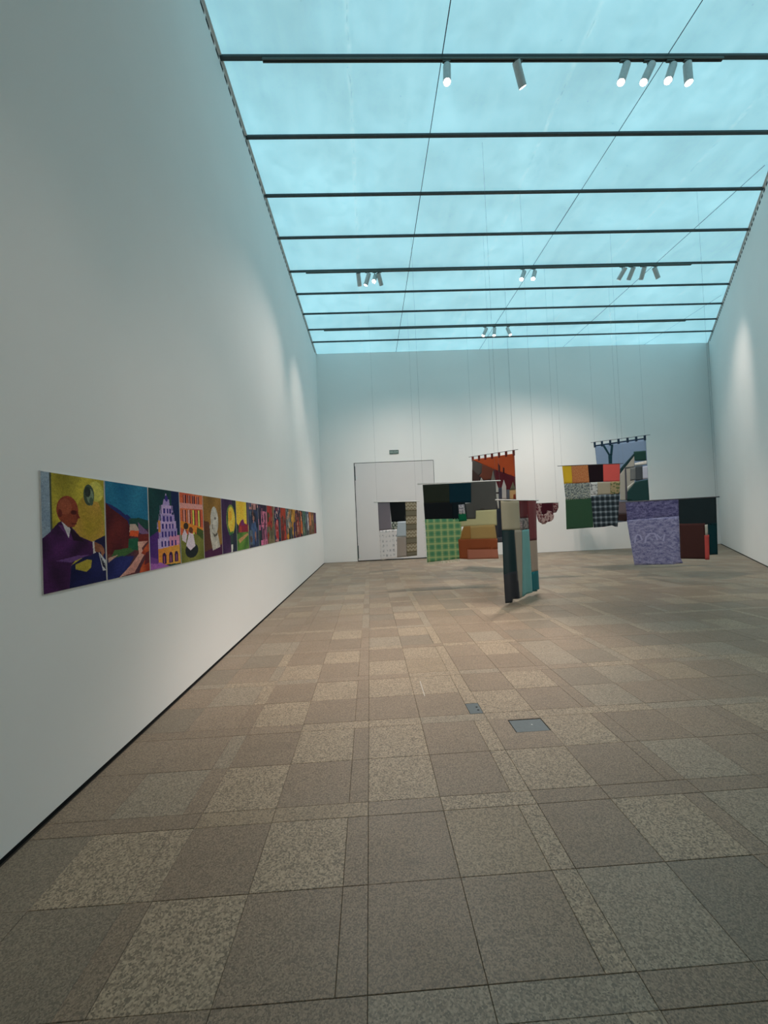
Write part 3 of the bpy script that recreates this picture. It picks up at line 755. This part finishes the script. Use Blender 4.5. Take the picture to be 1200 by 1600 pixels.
def art_pianist():
    A = Art(160, 206, S(150, 140, 50)); A.rect(0, 0, 1, 1, blot(S(122, 112, 36), S(176, 160, 60), 8, 1))
    A.oval(0.72, 0.46, 0.26, 0.30, blot(S(150, 128, 44), S(172, 134, 62), 10, 2))
    A.oval(0.85, 0.12, 0.14, 0.10, blot(S(160, 156, 70), S(190, 180, 90), 12, 3))
    A.rect(0, 0, 0.12, 0.60, blot(S(112, 128, 146), S(142, 156, 170), 10, 1)); A.rect(0.115, 0, 0.135, 0.55, S(70, 74, 60))
    A.oval(0.72, 0.16, 0.095, 0.10, S(62, 74, 62)); A.oval(0.74, 0.17, 0.06, 0.07, S(110, 124, 104)); A.oval(0.70, 0.13, 0.05, 0.05, S(44, 52, 48)); A.oval(0.76, 0.22, 0.035, 0.04, S(70, 86, 72))
    A.poly([(0, 1), (0, 0.93), (0.4, 0.80), (1, 0.62), (1, 1)], blot(S(14, 18, 58), S(30, 34, 84), 8, 2))     # piano
    A.poly([(0.78, 0.60), (1, 0.55), (1, 0.72), (0.86, 0.66)], S(26, 24, 60))
    A.poly([(0.86, 0.70), (1, 0.80), (1, 0.90), (0.94, 0.90)], S(178, 178, 184))
    for q in range(4): A.poly([(0.885+q*.028, 0.735+q*.028), (0.90+q*.028, 0.745+q*.028), (0.955+q*.015, 0.86+q*.01), (0.94+q*.015, 0.86+q*.01)], S(34, 30, 50))
    A.poly([(0.0, 1), (0.0, 0.55), (0.10, 0.50), (0.22, 0.42), (0.30, 0.40), (0.42, 0.46), (0.55, 0.55), (0.76, 0.605), (0.80, 0.70), (0.72, 0.74), (0.50, 0.74), (0.40, 0.80), (0.36, 1)], blot(S(44, 18, 52), S(74, 34, 84), 11, 1))
    A.poly([(0.36, 0.44), (0.50, 0.52), (0.62, 0.60), (0.44, 0.58)], S(34, 12, 34))
    A.poly([(0.18, 0.745), (0.50, 0.72), (0.70, 0.725), (0.40, 0.775)], S(96, 64, 116))
    A.poly([(0.22, 0.44), (0.30, 0.44), (0.42, 0.58), (0.36, 0.55)], S(84, 46, 92))
    A.poly([(0.26, 0.40), (0.32, 0.41), (0.40, 0.48), (0.37, 0.56), (0.31, 0.47)], S(178, 172, 178))            # shirt
    A.oval(0.365, 0.31, 0.165, 0.125, S(128, 60, 42)); A.poly([(0.24, 0.30), (0.53, 0.32), (0.52, 0.40), (0.46, 0.46), (0.36, 0.46), (0.26, 0.40)], S(122, 58, 40))
    A.oval(0.33, 0.28, 0.10, 0.07, S(140, 74, 52)); A.oval(0.46, 0.33, 0.05, 0.02, S(74, 30, 26)); A.poly([(0.50, 0.30), (0.56, 0.38), (0.50, 0.39)], S(104, 44, 32))
    A.oval(0.25, 0.34, 0.03, 0.035, S(98, 40, 32)); A.rect(0.42, 0.425, 0.50, 0.435, S(80, 30, 28))
    A.poly([(0.46, 0.80), (0.66, 0.765), (0.74, 0.78), (0.72, 0.85), (0.64, 0.88), (0.46, 0.84)], S(158, 142, 56))
    A.poly([(0.76, 0.60), (0.80, 0.60), (0.82, 0.71), (0.77, 0.72)], S(190, 180, 176))                        # cuff
    A.poly([(0.79, 0.605), (0.92, 0.64), (0.97, 0.68), (0.98, 0.73), (0.92, 0.70), (0.88, 0.715), (0.80, 0.70)], S(124, 78, 58))
    for q in range(4): A.poly([(0.88+q*.02, 0.66+q*.005), (0.90+q*.02, 0.66+q*.005), (0.955+q*.01, 0.755-q*.01), (0.935+q*.01, 0.755-q*.01)], S(140, 92, 70))
    return A
def art_valley():
    A = Art(128, 168, S(24, 96, 130)); A.rect(0, 0, 1, .5, blot(S(18, 90, 124), S(40, 112, 142), 7, 1)); A.rect(0, .5, 1, 1, blot(S(52, 40, 62), S(96, 52, 50), 9, 2))
    A.poly([(0, .22), (.12, .24), (.30, .29), (.42, .34), (.46, .33), (.56, .38), (1, .42), (1, .5), (0, .6)], S(34, 40, 92))
    A.poly([(.5, .38), (.75, .37), (1, .40), (1, .50), (.5, .50)], S(28, 66, 60))
    A.poly([(0, .22), (.10, .27), (.30, .34), (.46, .40), (.54, .52), (.5, .72), (.2, .76), (0, .74)], blot(S(70, 22, 30), S(96, 36, 36), 9, 3))
    A.poly([(.52, .44), (.66, .44), (.76, .52), (.5, .53)], S(170, 150, 140)); A.poly([(.52, .51), (.74, .52), (.72, .59), (.50, .57)], S(196, 82, 44))
    A.poly([(.72, .42), (1, .55), (1, .60), (.74, .54)], S(112, 84, 120)); A.poly([(.72, .56), (1, .56), (1, .66), (.70, .64)], S(104, 38, 36))
    A.poly([(.48, .60), (.72, .60), (.70, .74), (.46, .72)], S(30, 84, 62)); A.poly([(.16, .71), (.5, .70), (.6, .74), (.3, .80), (.05, .80)], S(60, 92, 52))
    A.poly([(0, .80), (.3, .78), (.6, .80), (.45, .92), (.22, 1), (0, 1)], blot(S(24, 28, 74), S(40, 46, 104), 8, 1))
    A.poly([(.02, .78), (.24, .76), (.02, .83)], S(176, 140, 124)); A.poly([(.70, .64), (.98, .64), (.80, .72), (.86, .80), (.60, .98), (.24, 1), (.5, .90), (.72, .78)], blot(S(176, 124, 116), S(202, 160, 146), 7, 2))
    A.poly([(1, .66), (.88, .72), (.78, .78), (.94, .82), (.76, .94), (.72, 1), (1, 1)], blot(S(132, 44, 30), S(178, 84, 50), 14, 2)); A.poly([(.9, .78), (1, .76), (1, .9), (.86, .92)], S(90, 34, 40))
    return A
def art_tower():
    A = Art(96, 140, S(16, 52, 58)); A.rect(0, 0, 1, 1, blot(S(12, 50, 56), S(26, 66, 66), 6, 1)); A.rect(.72, 0, 1, .55, S(18, 34, 74))
    A.poly([(0, .60), (.3, .52), (.3, 1), (0, 1)], S(74, 42, 110)); 
    L1, L2 = S(150, 132, 180), S(172, 150, 190)
    A.poly([(.50, .14), (.52, .05), (.54, .04), (.60, .14)], L2); A.poly([(.42, .20), (.66, .20), (.64, .12), (.46, .12)], L1)
    A.rect(.38, .20, .72, .33, L2); A.rect(.34, .32, .80, .42, L1); A.rect(.30, .41, .86, .52, L2); A.rect(.27, .51, .90, .64, L1); A.rect(.24, .63, .95, .78, L2)
    for t in ((.34, .20), (.75, .17), (.30, .30), (.80, .28), (.24, .39)): A.poly([(t[0]-.02, t[1]+.12), (t[0], t[1]), (t[0]+.02, t[1]+.12)], L1)
    A.rect(.60, .60, .98, .80, S(190, 130, 160)); A.rect(.26, .40, .33, .55, S(196, 130, 70))
    A.poly([(.24, .76), (.97, .73), (1, .99), (.24, .96)], blot(S(206, 124, 52), S(222, 150, 70), 6, 1))
    W = S(52, 42, 116)
    for y, xs in ((.24, (.44, .55, .64)), (.345, (.42, .54, .66)), (.44, (.38, .50, .61, .72)), (.545, (.36, .47, .58, .69, .80)), (.665, (.34, .45, .56, .68, .80))):
        for x in xs: A.rect(x, y, x+.055, y+.07, W)
    A.oval(.55, .11, .05, .04, W)
    for x in (.36, .58, .78): A.arch(x, x+.13, .815, .96, S(46, 26, 66)); A.rect(x+.05, .86, x+.08, .95, S(150, 84, 120))
    A.poly([(0, .92), (.3, .93), (.6, 1), (0, 1)], S(150, 92, 160)); A.poly([(0, .84), (.22, .88), (.22, .94), (0, .92)], S(104, 60, 130)); return A
def art_arcade():
    A = Art(72, 116, S(196, 92, 64)); A.rect(0, 0, 1, .5, blot(S(180, 78, 58), S(206, 110, 70), 6, 2))
    for x in (.14, .33, .52, .72): A.rect(x, .03, x+.12, .15, S(60, 24, 38)); A.rect(x+.03, .03, x+.07, .15, S(190, 120, 110))
    A.rect(0, .15, 1, .22, S(206, 140, 136))
    for x, c in ((.10, S(206, 130, 120)), (.30, S(220, 150, 140)), (.50, S(202, 190, 84)), (.74, S(206, 190, 90))): A.rect(x, .24, x+.13, .62, S(64, 30, 34)); A.rect(x+.02, .24, x+.09, .60, c)
    A.poly([(0, .40), (.2, .42), (1, .52), (1, .62), (.4, .56), (0, .50)], S(210, 124, 48))
    A.rect(0, .60, 1, 1, blot(S(92, 98, 42), S(116, 116, 58), 7, 1)); A.poly([(.7, .50), (1, .56), (.96, .70), (.66, .60)], S(60, 76, 38))
    A.oval(.44, .84, .28, .11, S(30, 36, 40)); A.poly([(.20, .76), (.34, .58), (.52, .60), (.60, .78), (.38, .84)], S(200, 182, 196)); A.poly([(.04, .62), (.16, .52), (.26, .60), (.20, .72), (.06, .68)], S(194, 178, 190))
    A.oval(.22, .48, .10, .05, S(52, 42, 36)); A.oval(.42, .54, .09, .045, S(96, 58, 44)); return A
def art_stone_head():
    A = Art(60, 100, S(120, 88, 44)); A.rect(0, 0, 1, 1, blot(S(112, 84, 40), S(142, 106, 52), 7, 1)); A.poly([(0, .40), (.28, .42), (.4, .88), (0, .95)], S(84, 52, 40))
    A.poly([(0, .90), (1, .82), (1, 1), (0, 1)], S(66, 26, 62)); A.oval(.58, .40, .22, .24, blot(S(150, 148, 142), S(186, 184, 178), 16, 1))
    A.poly([(.30, .48), (.40, .44), (.46, .58), (.74, .60), (.88, .86), (.44, .90), (.34, .70)], blot(S(146, 142, 134), S(182, 178, 170), 14, 2))
    A.poly([(.44, .60), (.60, .64), (.74, .60), (.72, .65), (.56, .68)], S(80, 74, 66)); A.oval(.62, .36, .06, .02, S(104, 100, 96)); A.oval(.46, .50, .03, .05, S(110, 104, 98)); return A
def art_flower_head():
    A = Art(40, 76, S(58, 36, 72)); A.rect(0, 0, 1, 1, blot(S(46, 28, 64), S(68, 42, 80), 7, 1)); A.rect(.72, 0, 1, 1, S(34, 40, 58))
    A.oval(.62, .38, .32, .29, S(106, 128, 56)); A.oval(.64, .38, .26, .25, blot(S(196, 156, 50), S(214, 180, 76), 14, 2)); A.oval(.58, .30, .12, .09, S(214, 150, 46)); A.poly([(.40, .48), (.56, .62), (.74, .60), (.66, .72), (.46, .66)], S(56, 104, 60))
    A.poly([(.56, .66), (.72, .64), (.74, .98), (.54, .98)], S(40, 60, 60)); A.poly([(.58, .86), (.70, .86), (.68, 1), (.56, 1)], S(190, 190, 186)); A.poly([(.34, .26), (.44, .20), (.40, .50), (.34, .46)], S(40, 78, 58)); return A
def art_red_house():
    A = Art(36, 72, S(206, 168, 52)); A.rect(0, 0, 1, .5, blot(S(200, 158, 46), S(214, 180, 68), 6, 1)); A.rect(.86, 0, 1, .5, S(60, 50, 80))
    A.poly([(.14, .50), (.36, .40), (.56, .36), (.66, .46), (.98, .48), (.98, .66), (.14, .66)], S(124, 36, 56)); A.poly([(.36, .40), (.56, .36), (.66, .50), (.40, .50)], S(104, 40, 92)); A.rect(.26, .52, .40, .64, S(150, 60, 50))
    A.rect(0, .64, 1, 1, blot(S(56, 92, 44), S(92, 128, 56), 8, 1)); A.poly([(.1, .78), (.9, .66), (.98, .70), (.2, .86)], S(164, 128, 88)); A.poly([(0, .44), (.16, .5), (.14, .66), (0, .66)], S(40, 60, 46)); return A
def art_far(seed, bg, blobs):
    A = Art(22, 56, bg); r = random.Random(seed)
    A.rect(0, 0, 1, 1, blot(tuple(x*.7 for x in bg), tuple(x*1.2 for x in bg), 8, seed))
    for kind, x0, y0, x1, y1, c in blobs:
        if kind == 'r': A.rect(x0, y0, x1, y1, blot(tuple(q*.8 for q in c), tuple(q*1.15 for q in c), 18, seed))
        else: A.oval((x0+x1)/2, (y0+y1)/2, (x1-x0)/2, (y1-y0)/2, blot(tuple(q*.8 for q in c), tuple(q*1.15 for q in c), 18, seed))
    pal = [b_[5] for b_ in blobs]+[bg]
    for _ in range(22):
        x, y = r.random(), r.random(); c = r.choice(pal); q = r.uniform(0.3, 1.25)
        c = tuple(min(1, v*q) for v in c); s = r.uniform(.03, .10)
        (A.oval if r.random() < .6 else lambda a, b, p, t, e: A.rect(a-p, b-t, a+p, b+t, e))(x, y, s, s*r.uniform(.5, 1.6), c)
    return A
PAINT = [
 (art_pianist(), 'painting of a man in a purple suit at a piano, against yellow'),
 (art_valley(), 'painting of a valley road and dark red hill under a blue sky'),
 (art_tower(), 'painting of a lilac tower above orange arches on dark green'),
 (art_arcade(), 'painting of orange columns behind two figures in white blouses'),
 (art_stone_head(), 'painting of a grey stone head on an ochre ground'),
 (art_flower_head(), 'painting of a yellow and green form on a dark purple ground'),
 (art_red_house(), 'painting of a red house on a green field under a yellow sky'),
 (art_far(8, S(50, 62, 92), [('r', .1, 0, .9, .15, S(178, 130, 130)), ('o', .25, .2, .75, .5, S(26, 30, 48)), ('o', .2, .4, .85, .95, S(64, 88, 128)), ('r', .1, .6, .35, .95, S(90, 104, 118)), ('o', .4, .28, .6, .4, S(150, 110, 96))]), 'eighth painting from the near end, a standing figure in blue'),
 (art_far(9, S(46, 42, 66), [('r', .3, .16, 1, .56, S(198, 120, 148)), ('r', .45, .25, .55, .4, S(70, 40, 80)), ('r', .68, .22, .78, .38, S(70, 40, 80)), ('r', .3, .46, 1, .5, S(150, 80, 110)), ('r', .4, .56, .95, .9, S(160, 96, 124)), ('r', .5, .6, .62, .88, S(60, 36, 60)), ('r', .1, .88, 1, 1, S(196, 110, 150)), ('r', 0, .5, .25, 1, S(40, 60, 62))]), 'ninth painting from the near end, a pink house with dark windows'),
 (art_far(10, S(140, 70, 56), [('r', .1, 0, .8, .5, S(164, 52, 48)), ('r', .75, 0, 1, .6, S(120, 104, 80)), ('r', 0, .55, 1, .8, S(96, 92, 70)), ('r', 0, .8, 1, 1, S(120, 112, 84))]), 'tenth painting from the near end, red above olive grey'),
 (art_far(11, S(34, 44, 74), [('o', .2, .12, .6, .34, S(206, 170, 166)), ('o', .15, .35, .75, .98, S(176, 54, 56)), ('r', .65, .3, 1, .9, S(60, 74, 84)), ('r', .3, .4, .5, .7, S(214, 140, 140))]), 'eleventh painting from the near end, a red dressed figure on navy'),
 (art_far(12, S(132, 46, 40), [('r', .1, 0, .9, .3, S(170, 66, 48)), ('o', .3, .25, .7, .5, S(110, 72, 62)), ('r', .2, .5, .5, 1, S(90, 40, 44)), ('r', .6, .55, .95, .95, S(176, 60, 48))]), 'twelfth painting from the near end, almost wholly brick red'),
 (art_far(13, S(78, 98, 104), [('r', .3, .1, .7, .6, S(160, 160, 150)), ('o', .35, .15, .65, .35, S(176, 140, 120)), ('r', .1, .6, .9, 1, S(60, 64, 52)), ('o', .1, .8, .5, 1, S(208, 140, 50))]), 'thirteenth painting from the near end, grey teal with a pale figure'),
 (art_far(14, S(190, 136, 54), [('r', .5, .45, 1, 1, S(64, 48, 92)), ('r', 0, .6, .4, 1, S(52, 64, 62)), ('o', .2, .1, .6, .4, S(206, 156, 66))]), 'fourteenth painting from the near end, ochre above violet'),
 (art_far(15, S(96, 40, 44), [('r', .1, .05, .5, .4, S(46, 40, 60)), ('r', .4, .4, .9, .9, S(160, 60, 50)), ('o', .3, .2, .6, .4, S(196, 150, 120))]), 'fifteenth painting from the near end, wine red with a dark corner'),
 (art_far(16, S(44, 36, 52), [('o', .3, .3, .9, .9, S(208, 112, 56)), ('o', .45, .2, .75, .4, S(214, 150, 110)), ('r', 0, .8, .3, 1, S(150, 50, 50))]), 'sixteenth painting from the near end, an orange figure on near black'),
 (art_far(17, S(66, 104, 92), [('r', .2, .1, .5, .6, S(110, 134, 120)), ('r', .5, .5, .9, 1, S(54, 72, 66)), ('o', .1, .6, .5, .9, S(130, 140, 120))]), 'seventeenth painting from the near end, mostly green'),
 (art_far(18, S(88, 98, 122), [('r', .5, .1, .9, .9, S(190, 190, 194)), ('o', .1, .3, .5, .8, S(60, 60, 90)), ('r', 0, .8, 1, 1, S(90, 84, 76))]), 'eighteenth painting from the near end, a white shape on slate blue'),
 (art_far(19, S(178, 104, 64), [('o', .3, .1, .8, .6, S(206, 140, 96)), ('r', 0, .6, 1, 1, S(112, 84, 66))]), 'nineteenth painting from the near end, warm orange above brown'),
 (art_far(20, S(120, 82, 62), [('r', .2, .3, .7, .9, S(96, 100, 70)), ('o', .3, .1, .7, .4, S(200, 150, 90))]), 'twentieth painting from the near end, brown with an olive shape'),
 (art_far(21, S(78, 50, 78), [('r', .1, .5, .9, 1, S(130, 56, 60)), ('o', .2, .1, .8, .5, S(90, 70, 110))]), 'last painting at the far end, violet above dark red'),
]
board = MB().box(0, 0.006, 0, PW, -PH/2, PH/2).mesh('painting', M_BOARD)
for k, (A, lab) in enumerate(PAINT):
    o = tag(link('painting', board, None, (XL, 2.282+0.5405*k, PZ)), lab, 'painting', 'row of unframed paintings on the left wall')
    nx, ny = A.nx, A.ny; e = 0.003
    v = [(0.0075, e+(PW-2*e)*i/nx, (PH/2-e)-(PH-2*e)*j/ny) for j in range(ny+1) for i in range(nx+1)]
    f = [(j*(nx+1)+i, (j+1)*(nx+1)+i, (j+1)*(nx+1)+i+1, j*(nx+1)+i+1) for j in range(ny) for i in range(nx)]
    me = bpy.data.meshes.new('picture'); me.from_pydata(v, [], f); me.materials.append(M_PIC)
    at = me.color_attributes.new('Col', 'FLOAT_COLOR', 'CORNER'); buf = []
    for j in range(ny):
        for i in range(nx):
            q = (1.75 if k < 7 else 1.35)*rng.uniform(0.85, 1.15); c = [min(0.95, q*x**1.06) for x in A.a[j][i]]+[1.0]; buf += c*4
    at.data.foreach_set('color', buf); me.update()
    link('picture', me, o)

# ------------------------------------------------------------------ exit sign above the door
sg = tag(link('exit_sign', None, None, (0.885, YB, 4.22)), 'small grey green exit sign on the end wall above the door', 'sign')
MB().box(0, 0.365, -0.03, 0, -0.075, 0.075).build('sign_body', plain('grey_green_plastic', srgb(98, 116, 112), 0.5), sg)
cu = bpy.data.curves.new('lettering', 'FONT'); cu.body = 'SALIDA'; cu.size = 0.098; cu.align_x = 'CENTER'; cu.align_y = 'CENTER'; cu.extrude = 0.001
cu.materials.append(plain('pale_lettering', srgb(190, 206, 200), 0.6))
tmp = bpy.data.objects.new('lettering', cu); col.objects.link(tmp); bpy.context.view_layer.update()
tm = bpy.data.meshes.new_from_object(tmp.evaluated_get(bpy.context.evaluated_depsgraph_get())); bpy.data.objects.remove(tmp, do_unlink=True); tm.name = 'lettering'
tx = link('lettering', tm, sg, (0.1825, -0.0315, 0)); tx.rotation_euler = (math.pi/2, 0, 0)

# ------------------------------------------------------------------ floor box and small plate
M_LID = plain('brushed_steel_lid', srgb(104, 110, 112), 0.4, 0.6)
fb = tag(link('floor_box', None, None, (PLATE[0], PLATE[2], -0.03)), 'rectangular grey steel floor box lid set in the granite', 'floor box')
lx, ly = PLATE[1]-PLATE[0], PLATE[3]-PLATE[2]
MB().box(0.001, lx-0.001, 0.001, ly-0.001, 0.0, 0.018).build('frame', M_DARK, fb)
ld_ = MB().chamfer(0.006, lx-0.005, 0.004, ly-0.010, 0.018, 0.029, 0.001).build('lid', M_LID, fb)
MB().tube((lx*0.6, ly*0.52, 0.028), (lx*0.6, ly*0.52, 0.0305), 0.006, 12).build('knob', plain('pale_stud', (0.6, 0.6, 0.58), 0.4), ld_)
cp = tag(link('cover_plate', None, None, (CAP[0], CAP[2], -0.03)), 'small grey metal plate with two holes in the narrow granite band', 'plate')
lx, ly = CAP[1]-CAP[0], CAP[3]-CAP[2]
MB().chamfer(0.0, lx, 0.002, ly-0.002, 0.0, 0.029, 0.001).build('plate', M_LID, cp)
for yy in (0.055, 0.105): MB().tube((lx*0.75, yy, 0.0285), (lx*0.75, yy, 0.0296), 0.009, 12).build('hole', M_DARK, cp)

# ------------------------------------------------------------------ lighting tracks and spotlights
M_TRACK = plain('grey_green_track', (0.10, 0.12, 0.11), 0.45, 0.3)
M_HOUSE = plain('grey_aluminium_housing', (0.52, 0.55, 0.54), 0.5, 0.1)
k = NT('lamp_lens_lit', 0.3); k.color((0.9, 0.85, 0.8)); k.set(k.b.inputs['Emission Color'], (1.0, 0.86, 0.76)); k.b.inputs['Emission Strength'].default_value = 22; M_LIT = k.m
M_BACKCAP = plain('dark_lamp_cap', (0.03, 0.03, 0.03), 0.5)
def track(x0, x1, y, label):
    t = tag(link('lighting_track', None, None, (x0, y, H+0.014)), label, 'light track', 'lighting tracks under the beams')
    rl = MB().box(0, x1-x0, -0.026, 0.026, -0.036, 0).build('rail', M_TRACK, t)
    MB().box(0.01, x1-x0-0.01, -0.010, 0.010, -0.0372, -0.036).build('slot', M_DARK, rl)
    return t
track(-1.23, 5.50, 5.57, 'nearest lighting track, under the first dark beam')
track(-1.40, 2.60, 0.75, 'added unseen lighting track above the viewer, over the near end of the left wall')  # out of view, added to carry the extra fill lamps
track(-1.39, 9.03, 10.41, 'middle lighting track, crossing half way down the room')
track(-1.28, 11.46, 13.60, 'farthest lighting track, close to the end wall')
def spotlight(x, y, aim, power, size, label, blend=1.0):
    base = Vector((x, y, H-0.0235)); piv = Vector((0, 0, -0.178)); d = (Vector(aim)-(base+piv)).normalized()
    o = tag(link('spotlight', None, None, base), label, 'spotlight', 'track spotlights')
    MB().box(-0.055, 0.055, -0.018, 0.018, -0.022, 0).build('adapter', M_TRACK, o)
    MB().tube((0, 0, -0.02), piv, 0.010, 8).build('stem', M_TRACK, o)
    L, r = 0.30, 0.056
    a, b = piv-d*L*0.42, piv+d*L*0.58
    hs = MB().tube(a, b-d*0.004, r, 18, caps=False).tube(b-d*0.004, b, r, 18, r*0.9, caps=False).tube(b, b-d*0.02, r*0.9, 18, r*0.86, caps=False).build('housing', M_HOUSE, o, True)
    MB().tube(a-d*0.006, a+d*0.006, r*0.97, 18).build('end_cap', M_BACKCAP, hs)
    MB().tube(b-d*0.024, b-d*0.016, r*0.86, 18).build('lens', M_LIT, hs)
    ld = bpy.data.lights.new('lamp_beam', 'SPOT'); ld.energy = power*SPOT_W; ld.color = SPOT_RGB
    ld.spot_size = R(size); ld.spot_blend = blend; ld.shadow_soft_size = 0.045
    lo = link('lamp_beam', ld, o, b+d*0.01); lo.rotation_euler = d.to_track_quat('-Z', 'Y').to_euler()
    return o
T0, T4, T7, T_ADDED = 5.57, 10.41, 13.60, 0.75  # the last is the added track above the viewer
LAMPS = [
 (1.30, T_ADDED, (-1.8, 3.0, -0.2), 190, 36, 'added unseen spotlight above the viewer aimed at the nearest painting'),  # added fill, brightens the near lower left wall
 (1.90, T_ADDED, (-1.8, 6.0, -0.3), 270, 36, 'added unseen spotlight above the viewer aimed along the left wall'),  # added fill for the left wall farther along
 (0.40, T_ADDED, (0.9, 2.6, 0.0), 45, 60, 'added unseen spotlight above the viewer aimed at the floor'),  # added fill, lifts the near floor a little
 (2.40, T_ADDED, (2.4, 9.0, 1.0), 620, 38, 'added unseen spotlight above the viewer aimed at the hanging textiles'),  # added front light for the textiles, no lamp seen here
 (1.39, T0, (0.8, 4.2, 0.0), 430, 44, 'leftmost glaring spotlight on the nearest track'),
 (2.44, T0, (6.2, 9.2, 1.3), 700, 60, 'spotlight turned away to the right on the nearest track'),
 (4.00, T0, (0.9, 5.2, 0.0), 480, 42, 'lit spotlight on the nearest track, first of the close group of four'),
 (4.36, T0, (0.2, 5.6, 0.0), 520, 42, 'lit spotlight on the nearest track, second of the close group of four'),
 (4.70, T0, (1.2, 4.4, 0.0), 400, 42, 'lit spotlight on the nearest track, third of the close group of four'),
 (4.96, T0, (4.8, 5.2, 0.0), 300, 60, 'spotlight hanging straight down at the right of the nearest track'),
 (-0.01, T4, (0.7, 15.6, 1.6), 240, 75, 'first spotlight from the left on the middle track, turned away'),
 (0.22, T4, (-1.8, 11.3, 2.2), 230, 62, 'second spotlight from the left on the middle track, lit'),
 (0.41, T4, (-1.2, 5.4, 0.6), 420, 70, 'third spotlight from the left on the middle track, lit'),
 (0.54, T4, (2.8, 15.6, 1.6), 300, 75, 'fourth spotlight from the left on the middle track, turned away'),
 (4.38, T4, (0.9, 7.8, 1.0), 650, 52, 'left spotlight of the tilted pair in the middle of the middle track'),
 (4.68, T4, (1.6, 7.2, 0.6), 650, 52, 'right spotlight of the tilted pair in the middle of the middle track'),
 (7.10, T4, (4.6, 15.6, 1.8), 330, 75, 'leftmost of the four dark spotlights at the right of the middle track'),
 (7.35, T4, (6.6, 15.6, 1.8), 330, 75, 'second of the four dark spotlights at the right of the middle track'),
 (7.67, T4, (7.9, 15.0, 1.6), 300, 72, 'third of the four dark spotlights at the right of the middle track'),
 (8.03, T4, (11.6, 12.2, 2.0), 280, 74, 'rightmost of the four dark spotlights at the right of the middle track'),
 (4.28, T7, (0.4, 12.6, 0.4), 640, 68, 'left lit spotlight on the farthest track'),
 (4.61, T7, (3.2, 11.6, 1.0), 600, 66, 'middle lit spotlight on the farthest track'),
 (5.11, T7, (6.8, 11.4, 0.6), 640, 68, 'right lit spotlight on the farthest track'),
]
for a in LAMPS: spotlight(*a)
